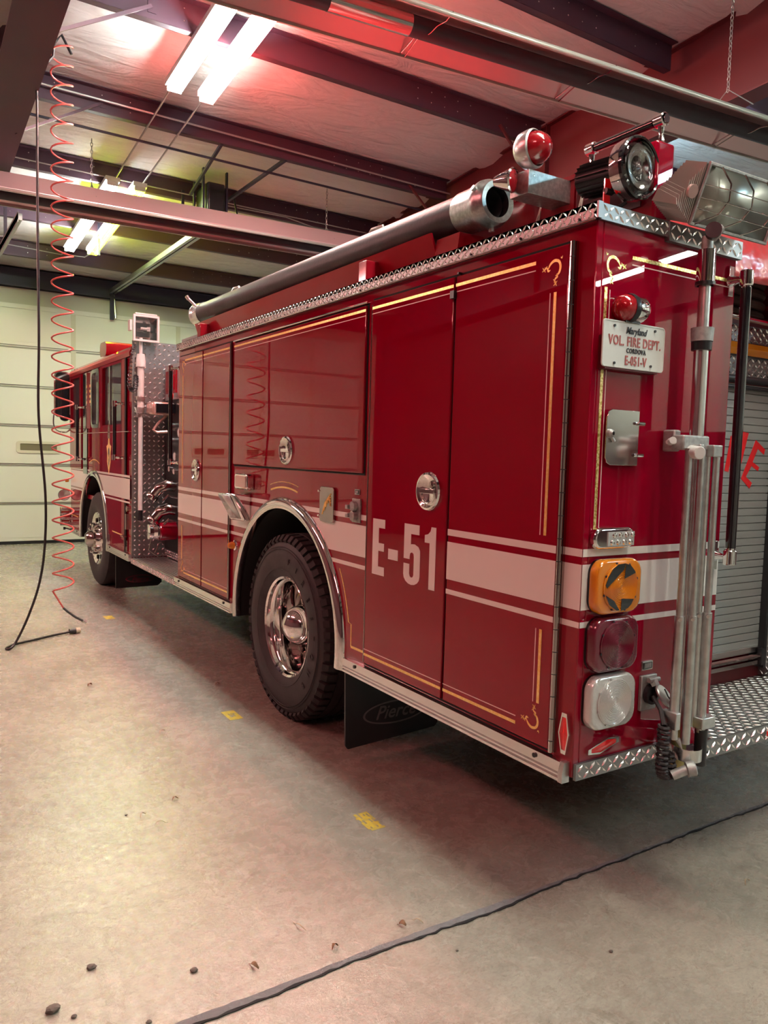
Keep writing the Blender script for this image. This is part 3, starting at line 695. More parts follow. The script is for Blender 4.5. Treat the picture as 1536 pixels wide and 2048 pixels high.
# recessed D-ring latches
def latch(parent, y, z, s=1):
    m = MB().lathe([(0, .082), (.005, .083), (.013, .079), (.015, .071), (.010, .062), (.003, .050), (.0008, .0)], (XD, y, z), (-1, 0, 0), 36)
    o = m.obj('door_latch', 'chrome', parent)
    h = MB().tube([(XD-.008, y+.050*math.cos(t), z-.004+.048*math.sin(t)) for t in [PI+PI*i/12 for i in range(13)]], .005, 6).box(XD-.016, XD-.006, y-.052, y+.052, z-.010, z+.010)
    h.obj('pull_ring', 'chrome', parent, bev=.002)
    MB().lathe([(0, .018), (.006, .015), (.008, 0)], (XD-.003, y-.026, z+.03), (-1, 0, 0), 16).obj('lock', 'chrome_dark', parent)
latch(d1, .855, 1.422) if False else latch(d2, .855, 1.422)
latch(d3, 2.26, 1.580); latch(d5, 3.823, 1.418)

# wheel-arch chrome
def archtrim(ay):
    m = MB(); n = 40; t0 = -.125; pr = [(AR-.012, -.004), (AR-.008, -.022), (AR+.010, -.030), (AR+.035, -.026), (AR+.055, -.010), (AR+.058, .0), (AR-.006, .02)]
    vs = []
    for i in range(n+1):
        t = t0+(PI-2*t0)*i/n
        for r, x in pr: vs.append((x, ay-r*math.cos(t), .56+r*math.sin(t)))
    k = len(pr); m.add(vs, [(i*k+j, i*k+(j+1) % k, (i+1)*k+(j+1) % k, (i+1)*k+j) for i in range(n) for j in range(k)]+[tuple(range(k)), tuple(range(n*k, n*k+k))])
    o = m.obj('wheel_arch_trim', 'chrome', T, smooth=50)
    l = MB(); A = [(0.0, ay-(AR-.005)*math.cos(t0+(PI-2*t0)*i/n), .56+(AR-.005)*math.sin(t0+(PI-2*t0)*i/n)) for i in range(n+1)]
    l.strip(A, [(.70, p[1], p[2]) for p in A], (0, 0, .004)); l.obj('wheel_well', 'dark_void', T)
archtrim(AX_R); archtrim(AX_F)
# wheels ---------------------------------------------------
def wheel_rear():
    r = MB().lathe([(.005, .298), (-.010, .303), (-.016, .296), (-.008, .284), (.012, .280), (.020, .268), (.03, .262), (.10, .255), (.165, .25)], (0, 0, 0), (1, 0, 0), 56).obj('wheel', 'chrome', T, loc=(.035, AX_R, AZ))
    ti = MB().lathe([(-.012, .300), (-.028, .33), (-.040, .39), (-.036, .45), (-.020, .497), (.004, .527), (.02, .535), (.12, .54), (.22, .535), (.245, .52), (.27, .45), (.26, .33), (.25, .30)], (0, 0, 0), (1, 0, 0), 72)
    for rr_ in (.345, .46, .475): ti.lathe([(-.0405 if rr_ < .4 else -.036, rr_-.002), (-.043 if rr_ < .4 else -.038, rr_), (-.040 if rr_ < .4 else -.034, rr_+.002)], (0, 0, 0), (1, 0, 0), 72)
    for ch, a in zip('FIRESTONE', [78-15*i for i in range(9)]):
        t = math.radians(a); c = Vector((-.0415, -.405*math.cos(t), .405*math.sin(t))); V_ = Vector((0, -math.cos(t), math.sin(t))); U_ = Vector((0, -math.sin(t), -math.cos(t)))
        text(ti, ch, .052, c-V_*.018, U_, V_, .8, ext=.0015)
    ti.obj('tire', 'rubber', r)
    tr = MB()
    for i in range(56):
        t = 2*PI*i/56
        for xa, xb, tw in ((-.022, .055, .0), (.19, .262, .04)):
            c = math.cos(t+tw), math.sin(t+tw); q = []
            for (x, rad) in ((xa, .500), (xb, .533), (xb, .552), (xa+.015, .546), (xa-.008, .515)):
                q.append((x, rad))
            vs = []
            for dt in (-.034, .034):
                for x, rad in q: vs.append((x, rad*math.cos(t+tw+dt), rad*math.sin(t+tw+dt)))
            tr.add(vs, [(0, 1, 2, 3, 4), (9, 8, 7, 6, 5)]+[(k, (k+1) % 5, 5+(k+1) % 5, 5+k) for k in range(5)])
    tr.lathe([(.062, .535), (.064, .551), (.118, .552), (.12, .535)], (0, 0, 0), (1, 0, 0), 60).lathe([(.128, .535), (.13, .552), (.182, .551), (.184, .535)], (0, 0, 0), (1, 0, 0), 60)
    tr.obj('tread_block', 'rubber_tread', r, smooth=0)
    dk = MB().lathe([(.165, .255), (.168, .20), (.150, .17), (.150, .10)], (0, 0, 0), (1, 0, 0), 48)
    dk.obj('disc', 'chrome_dark', r)
    for i in range(5):
        t = 2*PI*i/5+.9; MB().cyl((.160, .21*math.cos(t), .21*math.sin(t)), (.172, .21*math.cos(t), .21*math.sin(t)), .030, 16).obj('hand_hole', 'dark_void', r)
        MB().tube([(.150, .11*math.cos(t+.6), .11*math.sin(t+.6)), (.163, .24*math.cos(t+.6), .24*math.sin(t+.6))], [.018, .006], 6).obj('bracket', 'chrome_dark', r)
    MB().lathe([(.150, .118), (.10, .120), (.05, .112), (.015, .088), (-.01, .055), (-.022, .022), (-.024, 0)], (0, 0, 0), (1, 0, 0), 40).obj('hub_cap', 'chrome', r)
    for i in range(10):
        t = 2*PI*i/10; MB().cyl((.15, .145*math.cos(t), .145*math.sin(t)), (.115, .145*math.cos(t), .145*math.sin(t)), .014, 6).obj('lug_nut', 'chrome_dark', r)
    MB().lathe([(.30, .30), (.29, .45), (.31, .52), (.33, .54), (.53, .54), (.55, .52), (.57, .45), (.56, .30), (.56, .1), (.30, .1)], (0, 0, 0), (1, 0, 0), 48).obj('inner_tire', 'rubber', r)
    return r
def wheel_front():
    r = MB().lathe([(.03, .298), (.015, .303), (.008, .296), (.014, .284), (.02, .272), (.03, .258), (.034, .20), (.030, .17), (-.020, .150), (-.035, .140)], (0, 0, 0), (1, 0, 0), 56).obj('wheel', 'chrome', T, loc=(.02, AX_F, .53))
    MB().lathe([(.018, .300), (.0, .33), (-.012, .39), (-.008, .45), (.008, .497), (.03, .524), (.06, .53), (.25, .53), (.28, .52), (.30, .45), (.29, .33), (.28, .30)], (0, 0, 0), (1, 0, 0), 72).obj('tire', 'rubber', r)
    for i in range(8):
        t = 2*PI*i/8+.25; MB().cyl((.022, .228*math.cos(t), .228*math.sin(t)), (.031, .228*math.cos(t), .228*math.sin(t)), .024, 14).obj('hand_hole', 'dark_void', r)
    MB().lathe([(.02, .14), (-.035, .142), (-.040, .11), (-.045, .10), (-.09, .085), (-.115, .06), (-.12, .0)], (0, 0, 0), (1, 0, 0), 32).obj('hub_cap', 'chrome_dark', r)
    for i in range(10):
        t = 2*PI*i/10; MB().cyl((.01, .165*math.cos(t), .165*math.sin(t)), (-.045, .165*math.cos(t), .165*math.sin(t)), .021, 10, .016).lathe([(.0, .016), (.010, .010), (.013, 0)], (-.045, .165*math.cos(t), .165*math.sin(t)), (-1, 0, 0), 10).obj('lug_nut', 'chrome', r)
    return r
wr = wheel_rear(); wf = wheel_front()
for o_, y, z in ((wr, AX_R, AZ), (wf, AX_F, .53)):
    c = dup(o_, (W-.03, y, z), T, rot=(0, 0, PI))
def mudflap(y, x0, x1, z0, z1, s, nm_):
    o = MB().prism([(x0, z0+.02), (x0+.015, z0), (x1-.02, z0+.03), (x1, z0+.05), (x1, z1), (x0-.01, z1)] if s else [(x0, z0), (x1-.04, z0+.005), (x1, z0+.04), (x1, z1), (x0, z1)], 1, y, y+.012).obj('mud_flap', 'black_plastic', T)
    cx, cz, a, b = (x0+x1)/2+.01, z0+.155 if s else z0+.09, .20 if s else .15, .062 if s else .042
    m = MB(); q = [(cx+a*math.cos(t), cz+b*math.sin(t)) for t in [2*PI*i/36 for i in range(37)]]; q2 = [(cx+(a-.012)*math.cos(t), cz+(b-.008)*math.sin(t)) for t in [2*PI*i/36 for i in range(37)]]
    m.strip(xz(q, y-.001), xz(q2, y-.001), (0, -.001, 0)); text(m, nm_, .10 if s else .07, (cx, y-.002, cz-.028), (1, 0, 0), (0, 0, 1), 1, .35, thick=.001)
    m.obj('maker_badge', 'badge_dim' if s else 'lens_maroon', o, smooth=0)
mudflap(1.53, .0, .58, .065, .48, True, 'Pierce')
mudflap(6.42, .02, .50, .10, .50, False, 'Pierce')

# side lights and fittings ----------------------------------
def rr_prism(m, a0, a1, b0, b1, r, ax, lo, hi): return m.prism(rrect(a0, a1, b0, b1, r), ax, lo, hi)
o = rr_prism(MB(), 2.755, 2.965, 1.325, 1.425, .02, 0, -.05, 0).obj('scene_light', 'chrome', T, bev=.006); lab(o, 'small square chrome light')
rr_prism(MB(), 2.775, 2.945, 1.34, 1.41, .012, 0, -.054, -.05).obj('lens', 'pinkish_lamp', o)
o = MB().add([(0, 2.80, 1.125), (0, 3.03, 1.115), (0, 3.03, 1.30), (0, 2.80, 1.30), (-.05, 2.80, 1.125), (-.05, 3.03, 1.115), (-.14, 3.03, 1.295), (-.14, 2.80, 1.30)], [(0, 1, 2, 3), (4, 7, 6, 5), (0, 4, 5, 1), (1, 5, 6, 2), (2, 6, 7, 3), (3, 7, 4, 0)]).obj('scene_light', 'chrome', T, bev=.01); lab(o, 'downward sloping chrome box light with clear lens')
MB().add([(-.054, 2.82, 1.14), (-.054, 3.01, 1.132), (-.141, 3.01, 1.285), (-.141, 2.82, 1.288)], [(0, 1, 2, 3)]).obj('lens', 'lens_clear', o).modifiers.new('s', 'SOLIDIFY').thickness = .004
o = MB().lathe([(0, .035), (.008, .034), (.014, .022)], (0, 3.06, .94), (-1, 0, 0), 20).obj('marker_light', 'chrome', T)
MB().lathe([(.01, .025), (.03, .025), (.05, .018), (.056, 0)], (0, 3.06, .94), (-1, 0, 0), 20).obj('lens', 'lens_amber', o)
o = rr_prism(MB(), 1.69, 1.845, 1.21, 1.395, .02, 0, -.014, 0).obj('fuel_door', 'chrome_dark', T, bev=.002)
s_ = MB()
for i in range(5): s_.tube([(-.0145, 1.81-.02*i, 1.25+.02*i), (-.0155, 1.78-.012*i, 1.31+.01*i), (-.0145, 1.72, 1.36-.016*i)], .004, 5)
s_.obj('engraving', 'gold', o)
MB().cyl((-.02, 1.85, 1.37), (-.008, 1.85, 1.37), .006, 8).cyl((-.02, 1.85, 1.24), (-.008, 1.85, 1.24), .006, 8).split('hinge_pin', 'chrome', o)
o = MB().box(-.012, 0, 1.43, 1.505, 1.235, 1.352).obj('outlet', 'cast_grey', T, bev=.003)
MB().cyl((-.012, 1.468, 1.315), (-.035, 1.468, 1.315), .024, 20).cyl((-.012, 1.468, 1.268), (-.035, 1.468, 1.268), .024, 20).box(-.045, -.012, 1.492, 1.515, 1.30, 1.32).box(-.045, -.012, 1.492, 1.515, 1.258, 1.278).split('cap', 'cast_grey', o, bev=.002)
o = MB().box(-.006, 0, 1.445, 1.49, 1.372, 1.398).obj('charge_indicator', 'aluminium', T); MB().box(-.0075, -.006, 1.45, 1.485, 1.376, 1.394).obj('window', 'black_gloss', o)
MB().box(-.0079, -.0074, 1.456, 1.479, 1.380, 1.390).obj('bars', 'cast_grey', o)

# ---------------------------------------------------------- rear face of the left wing (y = 0)
m = MB()
for z0, z1 in ((1.250, 1.276), (1.070, 1.224), (1.010, 1.030)): m.box(.003, .742, -.0012, -.0004, z0, z1)
m.obj('white_stripe', 'white_stripe', bo, smooth=0)
m = MB().box(.172, .70, -.0014, -.0004, 2.243, 2.255).box(.045, .058, -.0014, -.0004, 1.30, 2.137); m.split('gold_line', 'gold_dots', bo, smooth=0)
m = MB().box(.172, .70, -.0014, -.0004, 2.224, 2.2275).box(.069, .072, -.0014, -.0004, 1.32, 2.13); m.split('pin_line', 'thin_line', bo, smooth=0)
flourish(bo, (.078, -.0006, 2.215), (-1, 0, 0), (0, 0, 1), .058, 'gold_dots')
def lens_sq(z, mt, l, star=False):
    o = rr_prism(MB(), .030, .250, z-.090, z+.090, .045, 1, -.014, 0).obj('tail_light', 'black_plastic', T); lab(o, l)
    c = MB(); cx = .14; n = 40
    base = rrect(cx-.112, cx+.112, z-.093, z+.093, .05, 8)
    rings = [(1, -.012), (1, -.034), (.955, -.043), (.90, -.045)]
    vs = []; 
    for s, y in rings: vs += [(cx+(p[0]-cx)*s, y, z+(p[1]-z)*s) for p in base]
    k = len(base)
    fs = [(i*k+j, i*k+(j+1) % k, (i+1)*k+(j+1) % k, (i+1)*k+j) for i in range(3) for j in range(k)]+[tuple(range(3*k, 4*k))]
    c.add(vs, fs); ln = c.obj('lens', mt, o, smooth=60)
    d = MB().lathe([(0, .083), (.004, .084), (.0055, .080), (.006, .0)], (cx, -.045, z), (0, -1, 0), 40)
    for i in range(14): d.lathe([(.0055, .005+.0055*i), (.0078, .0072+.0055*i), (.0055, .0094+.0055*i)], (cx, -.045, z), (0, -1, 0), 40)
    d.obj('lens_dome', mt, o)
    sc_ = MB()
    for i in range(8): t = 2*PI*i/8+.3; sc_.cyl((cx+.083*math.cos(t), -.047, z+.083*math.sin(t)), (cx+.083*math.cos(t), -.050, z+.083*math.sin(t)), .0045, 8)
    sc_.split('screw', 'black_plastic' if mt != 'lens_clear' else 'cast_grey', o)
    if star:
        st = MB()
        for w_ in ([(-.96, .12), (-.80, .45), (-.55, .76), (-.26, .94), (.17, .96), (.09, .71), (-.87, 0)], [(.17, .95), (.45, .88), (.74, .62), (.78, .54), (.13, .33)], [(-.94, -.28), (-.43, -.54), (-.09, -.95), (-.26, -.95), (-.70, -.68)], [(0, -.48), (.74, -.54), (.60, -.76), (.40, -.90), (0, -.98)]):
            st.add([(cx+p[0]*.083, -.0535, z+p[1]*.083) for p in w_], [tuple(range(len(w_)))])
        for q_ in st.parts: MB().add(*q_).obj('star_mask', 'black_gloss', o, smooth=0).modifiers.new('s', 'SOLIDIFY').thickness = .001
    return o
lens_sq(1.149, 'lens_amber', 'amber square tail light with black star points', True)
lens_sq(.951, 'lens_maroon', 'dark red square tail light'); lens_sq(.752, 'lens_clear', 'clear square reversing light')
# number plate
o = rr_prism(MB(), .010, .315, 1.876, 2.028, .012, 1, -.034, -.031).obj('license_plate', 'plate_white', T)
rr_prism(MB(), .012, .313, 1.878, 2.026, .012, 1, -.0355, -.034)
em = MB(); a_ = rrect(.011, .314, 1.877, 2.027, .012); b_ = rrect(.014, .311, 1.880, 2.024, .010); em.strip(xz(a_+a_[:1], -.034), xz(b_+b_[:1], -.034), (0, -.0014, 0)); em.obj('rim', 'plate_white', o)
tm = MB(); ux, vz = (1, 0, 0), (0, 0, 1)
text(tm, 'VOL. FIRE DEPT.', .044, (.166, -.0355, 1.950), ux, vz, .74, space=1.12, thick=.0006); text(tm, 'E-051-V', .042, (.172, -.0355, 1.889), ux, vz, .72, space=1.1, thick=.0008); tm.obj('lettering', 'letter_red', o, smooth=0)
tm = MB(); text(tm, 'Maryland', .032, (.168, -.0355, 1.990), ux, vz, .85, .35, thick=.0003); text(tm, 'CORDOVA', .022, (.172, -.0355, 1.928), ux, vz, .80, space=1.15, thick=.0004); tm.obj('lettering', 'letter_black', o, smooth=0)
tm = MB()
for x, z in ((.062, 2.010), (.262, 2.012), (.068, 1.890), (.248, 1.893)): tm.cyl((x, -.034, z), (x, -.038, z), .0045, 8)
tm.split('bolt', 'black_plastic', o)
MB().box(.03, .29, -.031, 0, 1.87, 1.98).obj('plate_bracket', 'paint_dark', T)
o = MB().lathe([(-.01, .030), (.0, .044), (.035, .046), (.055, .036), (.064, 0)], (.150, -.024, 2.074), (1, 0, 0), 20).obj('plate_light', 'chrome', T)
MB().lathe([(-.006, 0), (-.004, .018), (.004, .034), (.02, .044), (.055, .046), (.06, .044)], (.085, -.024, 2.074), (1, 0, 0), 20).obj('lens', 'lens_red', o)
MB().lathe([(0, .047), (.012, .050), (.024, .047)], (.125, -.024, 2.074), (1, 0, 0), 20).box(.11, .18, -.04, 0, 2.026, 2.04).obj('bracket', 'black_plastic', o)
# fuel flap
o = MB().prism([(.230, 1.557), (.230, 1.742), (.095, 1.742), (.078, 1.735), (.070, 1.715), (.070, 1.582), (.078, 1.565), (.095, 1.557)], 1, -.016, -.011).obj('fuel_flap', 'polished_steel', T, bev=.001)
lab(o, 'polished steel flap on the rear panel')
for z in (1.70, 1.592): MB().cyl((.222, -.018, z), (.250, -.020, z), .0065, 10).cyl((.205, -.018, z), (.22, -.018, z), .005, 8).split('hinge_pin', 'chrome', o)
MB().lathe([(0, .016), (.012, .014), (.02, .006)], (.082, -.016, 1.662), (0, -1, 0), 14).cyl((.085, -.02, 1.655), (.10, -.024, 1.635), .006, 8).obj('latch', 'cast_grey', o)
# LED light
o = MB().prism(rrect(.026, .222, 1.276, 1.348, .034, 8), 1, -.030, 0).obj('warning_light', 'chrome', T, bev=.008); lab(o, 'chrome pill shaped LED light')
MB().box(.085, .214, -.033, -.03, 1.286, 1.334).obj('lens', 'lens_clear', o)
for i in range(4):
    for j in range(2): MB().lathe([(0, .010), (.004, .008), (.006, 0)], (.105+.03*i+.01*j, -.033, 1.298+.024*j), (0, -1, 0), 10).obj('led', 'chrome', o)
# charge indicator and shore power inlet
o = rr_prism(MB(), .325, .383, .826, .858, .004, 1, -.006, 0).obj('charge_indicator', 'aluminium', T); rr_prism(MB(), .329, .379, .830, .854, .003, 1, -.0075, -.006).obj('window', 'black_gloss', o)
bb = MB()
for i in range(6): bb.box(.338+.006*i, .342+.006*i, -.0082, -.0075, .834, .850)
bb.obj('bars', 'cast_grey', o)
o = MB().box(.318, .402, -.014, 0, .680, .808).obj('power_inlet', 'cast_grey', T, bev=.003)
MB().lathe([(0, .036), (.02, .036), (.02, .026), (.004, .024)], (.362, -.012, .740), (0, -1, 0), 24).cyl((.362, -.014, .74), (.362, -.016, .74), .026, 20).obj('socket', 'black_plastic', o)
MB().cyl((.335, -.03, .795), (.39, -.03, .795), .009, 10).box(.345, .38, -.035, -.012, .785, .80).obj('hinge', 'cast_grey', o)
lid = MB().lathe([(0, .0), (0, .044), (.006, .046), (.010, .042), (.010, 0)], (.376, -.064, .740), (.30, -.70, .62), 28).tube([(.362, -.025, .795), (.366, -.036, .775)], .016, 6).tube([(.388, -.092, .708), (.394, -.102, .690)], [.018, .005], 6)
lid.obj('lid', 'aluminium', o)
MB().tube([(.374, -.068, .770), (.380, -.080, .745), (.390, -.086, .730)], .0025, 5).obj('lid_mark', 'black_plastic', o)
# reflectors
def hexref(pts_o, c, ax, l):
    m = MB(); s = .80; i_ = [(c[0]+(p[0]-c[0])*s, c[1]+(p[1]-c[1])*s) for p in pts_o]
    if ax == 1: o = m.strip(xz(pts_o+pts_o[:1], -.012), xz(i_+i_[:1], -.012), (0, .012, 0)).obj('reflector', 'aluminium_bright', T, smooth=0); v = [(p[0], -.008, p[1]) for p in i_]+[(c[0], -.014, c[1])]
    else: o = m.strip(yz(pts_o+pts_o[:1], -.012), yz(i_+i_[:1], -.012), (.012, 0, 0)).obj('reflector', 'aluminium_bright', T, smooth=0); v = [(-.008, p[0], p[1]) for p in i_]+[(-.014, c[0], c[1])]
    n = len(i_); MB().add(v, [(i, (i+1) % n, n) for i in range(n)]).obj('lens', 'reflector_red', o, smooth=0); lab(o, l)
hexref([(.062, .568), (.062, .585), (.16, .612), (.215, .606), (.215, .588), (.12, .562)], (.14, .587), 1, 'lying red hexagonal reflector in a bright frame')
hexref([(.024, .570), (.044, .570), (.060, .640), (.046, .712), (.024, .712), (.012, .640)], (.036, .641), 0, 'upright red hexagonal reflector in a bright frame')

# rear bay: roll-up door, step, plates ----------------------
o = MB()
k = 0; z = .668
while z < 1.925: o.box(.79, 1.735, .414, .425, z, z+.0335); z += .0365; k += 1
o.box(.79, 1.735, .425, .43, .66, 1.95)
sh = o.obj('roll_up_door', 'shutter', T, bev=.0015)
MB().box(.79, 1.735, .400, .425, .640, .668).obj('bottom_bar', 'aluminium_bright', sh)
LT = ([(1.604, 1.692), (1.686, 1.648), (1.679, 1.622), (1.625, 1.65), (1.589, 1.585), (1.646, 1.56), (1.637, 1.541), (1.581, 1.565), (1.541, 1.514), (1.594, 1.483), (1.576, 1.456), (1.502, 1.504)],
      [(1.402, 1.706), (1.368, 1.539), (1.399, 1.534), (1.435, 1.681)], [(1.542, 1.723), (1.494, 1.728), (1.463, 1.568), (1.498, 1.576)], [(1.435, 1.72), (1.40, 1.715), (1.47, 1.565), (1.50, 1.575)])
m = MB()
for q in LT[:3]: m.prism(q, 1, .4125, .4135)
for k in range(3): m.prism([(.92+.16*k, 1.70), (.95+.16*k, 1.70), (.92+.16*k, 1.54), (.89+.16*k, 1.54)], 1, .4125, .4135)
m.split('lettering', 'reflector_red', sh, smooth=0)
MB().box(.79, 1.735, .38, .395, .585, .605).cyl((.80, .385, .625), (1.74, .385, .625), .012, 10).obj('lift_bar', 'chrome_dark', T)
MB().box(.745, .79, .40, .46, .58, 1.95).box(1.735, 1.755, .38, .46, .56, 1.95).box(1.70, 1.735, .37, .395, .58, .66).split('door_guide', 'black_plastic', T)
MB().box(1.755, 1.775, .385, .46, .56, 1.95).split('door_guide', 'aluminium', T)
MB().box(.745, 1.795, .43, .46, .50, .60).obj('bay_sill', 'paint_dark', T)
MB().cyl((.75, .38, 1.965), (1.79, .38, 1.965), .018, 14).cyl((.75, .385, 1.93), (1.79, .385, 1.93), .010, 10).obj('roller_housing', 'black_plastic', T)
tread('tread_panel', (.745, .42, 1.985), (1, 0, 0), (0, 0, 1), (0, -1, 0), 1.05, .095, p=.026, L=.028, wd=.008, h=.004)
tread('tread_panel', (.745, .42, 2.140), (1, 0, 0), (0, 0, 1), (0, -1, 0), 1.05, .085, p=.026, L=.028, wd=.008, h=.004)
tread('tread_panel', (1.775, .43, .51), (0, -1, 0), (0, 0, 1), (-1, 0, 0), .42, 1.62, p=.028, L=.03, wd=.008, h=.004)
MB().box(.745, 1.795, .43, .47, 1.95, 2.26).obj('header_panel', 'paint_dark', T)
o = MB().box(.80, 1.74, .405, .43, 2.078, 2.142).obj('warning_bar', 'black_plastic', T)
MB().prism([(.40, 2.082), (.385, 2.11), (.40, 2.138), (.41, 2.138), (.41, 2.082)], 0, .81, 1.73).obj('lens', 'lens_amber', o)
lab(o, 'amber light bar over the roller door')
o = MB().cyl((.76, .36, 2.245), (1.78, .36, 2.235), .014, 14).obj('grab_rail', 'chrome', T)
for x in (.80, 1.72): MB().cyl((x, .36, 2.243), (x, .43, 2.243), .016, 12).lathe([(0, .022), (.03, .022)], (x-.015, .36, 2.243), (1, 0, 0), 14).obj('stanchion', 'chrome', o)
MB().lathe([(0, .045), (.04, .04), (.045, 0)], (.86, .42, 2.03), (0, -1, 0), 20).obj('speaker', 'black_plastic', T)
# step
st = tread('tail_step', (.745, -.03, .505), (1, 0, 0), (0, 1, 0), (0, 0, 1), 1.05, .46, t=.01, p=.030, L=.034, wd=.0075, h=.003)
tread('step_edge', (.58, -.032, .440), (1, 0, 0), (0, 0, 1), (0, -1, 0), 1.24, .066, parent=st, t=.012, p=.034, L=.036, wd=.010, h=.005)
MB().box(.76, 1.78, .0, .42, .44, .49).obj('step_frame', 'dark_void', st)
o = MB().box(1.08, 1.16, -.04, -.03, .458, .488).obj('reflector', 'aluminium_bright', st); MB().box(1.085, 1.155, -.043, -.04, .463, .483).obj('lens', 'reflector_red', o)
# grab handle of the wing
o = MB().cyl((.700, -.075, 1.20), (.700, -.075, 2.27), .017, 16).obj('grab_rail', 'chrome', T)
MB().lathe([(0, .0185), (.95, .0185)], (.699, -.0765, 1.26), (0, 0, 1), 14).obj('grip', 'black_gloss', o)
for z in (1.225, 2.245):
    MB().box(.692, .72, -.012, 0, z-.055, z+.055).tube([(.703, -.005, z), (.702, -.045, z), (.700, -.075, z)], [.022, .012, .016], 10).lathe([(-.028, .021), (-.024, .024), (.024, .024), (.028, .021)], (.700, -.075, z), (0, 0, 1), 16).obj('bracket', 'chrome', o, bev=.002)

# ---------------------------------------------------------- top of the body
MB().box(.275, .37, .005, .38, 2.395, 2.662).obj('hose_bed_wall', 'paint', T, bev=.012)
MB().box(.275, .31, .38, 4.25, 2.395, 2.63).box(.268, .318, .37, 4.40, 2.63, 2.648).obj('hose_bed_wall', 'paint_flat', T)
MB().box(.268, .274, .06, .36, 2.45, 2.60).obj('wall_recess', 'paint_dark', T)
MB().box(2.20, 2.26, .005, 4.25, 2.395, 2.63).obj('hose_bed_wall', 'paint_flat', T)
MB().box(.06, .30, 3.9, 4.42, 2.395, 2.45).obj('walkway_box', 'tread_plate', T)
o = MB().cyl((.31, .0, 2.735), (.31, .36, 2.735), .014, 14).obj('grab_rail', 'chrome', T)
MB().lathe([(0, .0165), (.26, .0165)], (.3095, .05, 2.734), (0, 1, 0), 14).obj('grip', 'black_gloss', o)
for y in (.025, .335): MB().lathe([(-.02, .019), (-.017, .023), (.017, .023), (.02, .019)], (.31, y, 2.735), (0, 1, 0), 16).tube([(.31, y, 2.73), (.315, y, 2.69), (.32, y, 2.66)], [.015, .008, .014], 10).obj('stanchion', 'chrome', o)
# spotlight
o = MB().lathe([(0, .098), (.02, .103), (.045, .100), (.06, .085), (.07, .06), (.075, .0)], (.195, .012, 2.548), (-.05, 1, .0), 44).obj('spot_light', 'chrome', T); lab(o, 'large round spotlight with clear face')
MB().lathe([(.0, .094), (.004, .103), (-.008, .103), (-.012, .098), (-.008, .093)], (.195, .012, 2.548), (-.05, 1, 0), 44).obj('rim', 'black_gloss', o)
MB().lathe([(-.002, .094), (.02, .080), (.04, .05), (.05, .012), (.052, 0)], (.195, .012, 2.548), (-.05, 1, 0), 44).obj('bowl', 'reflector_bowl', o)
gl = MB().lathe([(-.004, .095), (-.008, .06), (-.010, 0)], (.195, .012, 2.548), (-.05, 1, 0), 40).obj('lens', 'glass_clear', o)
gl.modifiers.new('s', 'SOLIDIFY').thickness = .003
MB().cyl((.195, .05, 2.548), (.195, .02, 2.548), .010, 10).obj('bulb', 'glass_clear', o)
hs = MB().cyl((.19, .09, 2.553), (.18, .24, 2.560), .052, 28)
for i in range(20):
    t = 2*PI*i/20; c = Vector((.19+.052*math.cos(t), .095, 2.553+.052*math.sin(t))); hs.add([c, c+Vector((.010*math.cos(t), 0, .010*math.sin(t))), c+Vector((.010*math.cos(t)-.008, .14, .010*math.sin(t)+.007)), c+Vector((-.008, .14, .007))], [(0, 1, 2, 3)])
hs.obj('heat_sink', 'black_plastic', o)
MB().box(.115, .145, .085, .09, 2.425, 2.475).box(.118, .148, .085, .09, 2.48, 2.52).cyl((.13, .088, 2.395), (.13, .088, 2.43), .014, 12).split('mount', 'reflector_red', o)
MB().tube([(.13, .088, 2.42), (.16, .06, 2.425), (.18, .05, 2.44), (.185, .07, 2.47)], .008, 8).cyl((.118, .084, 2.478), (.150, .084, 2.478), .011, 10).obj('knob', 'black_plastic', o)
# beacon bracket and lamps
o = MB().box(.06, .315, .40, .50, 2.545, 2.630).obj('beacon_bracket', 'galvanised', T, bev=.002)
MB().cyl((.085, .398, 2.61), (.085, .401, 2.61), .004, 6).cyl((.29, .398, 2.58), (.29, .401, 2.58), .004, 6).split('rivet', 'aluminium_bright', o)
o = MB().lathe([(-.02, .0), (-.02, .045), (0, .064), (.035, .070), (.05, .070), (.055, .064)], (.10, .475, 2.722), (.25, -1, 0), 36).cyl((.115, .45, 2.63), (.112, .455, 2.67), .006, 8).obj('beacon', 'aluminium', T); lab(o, 'round red beacon in an aluminium bezel')
MB().lathe([(.05, .060), (.075, .055), (.10, .038), (.112, .018), (.115, 0)], (.10, .475, 2.722), (.25, -1, 0), 36).obj('lens', 'lens_red', o)
o = MB().lathe([(-.06, .018), (-.03, .03), (.0, .040), (.012, .046), (.018, .042)], (.03, .47, 2.600), (.45, -1, -.1), 28).obj('beacon', 'chrome', T); lab(o, 'small chrome cone light with red lens')
MB().lathe([(.015, .041), (.02, .03), (.022, 0)], (.03, .47, 2.600), (.45, -1, -.1), 28).obj('lens', 'lens_red', o)
# ropes
for y in (.52, .30):
    for k in (0, .012): MB().tube([(.24, y, 2.56), (.20, y-.03+k, 2.48), (.16, y-.05+k*2, 2.40)], .0035, 5).obj('tie_rope', 'rope', T)

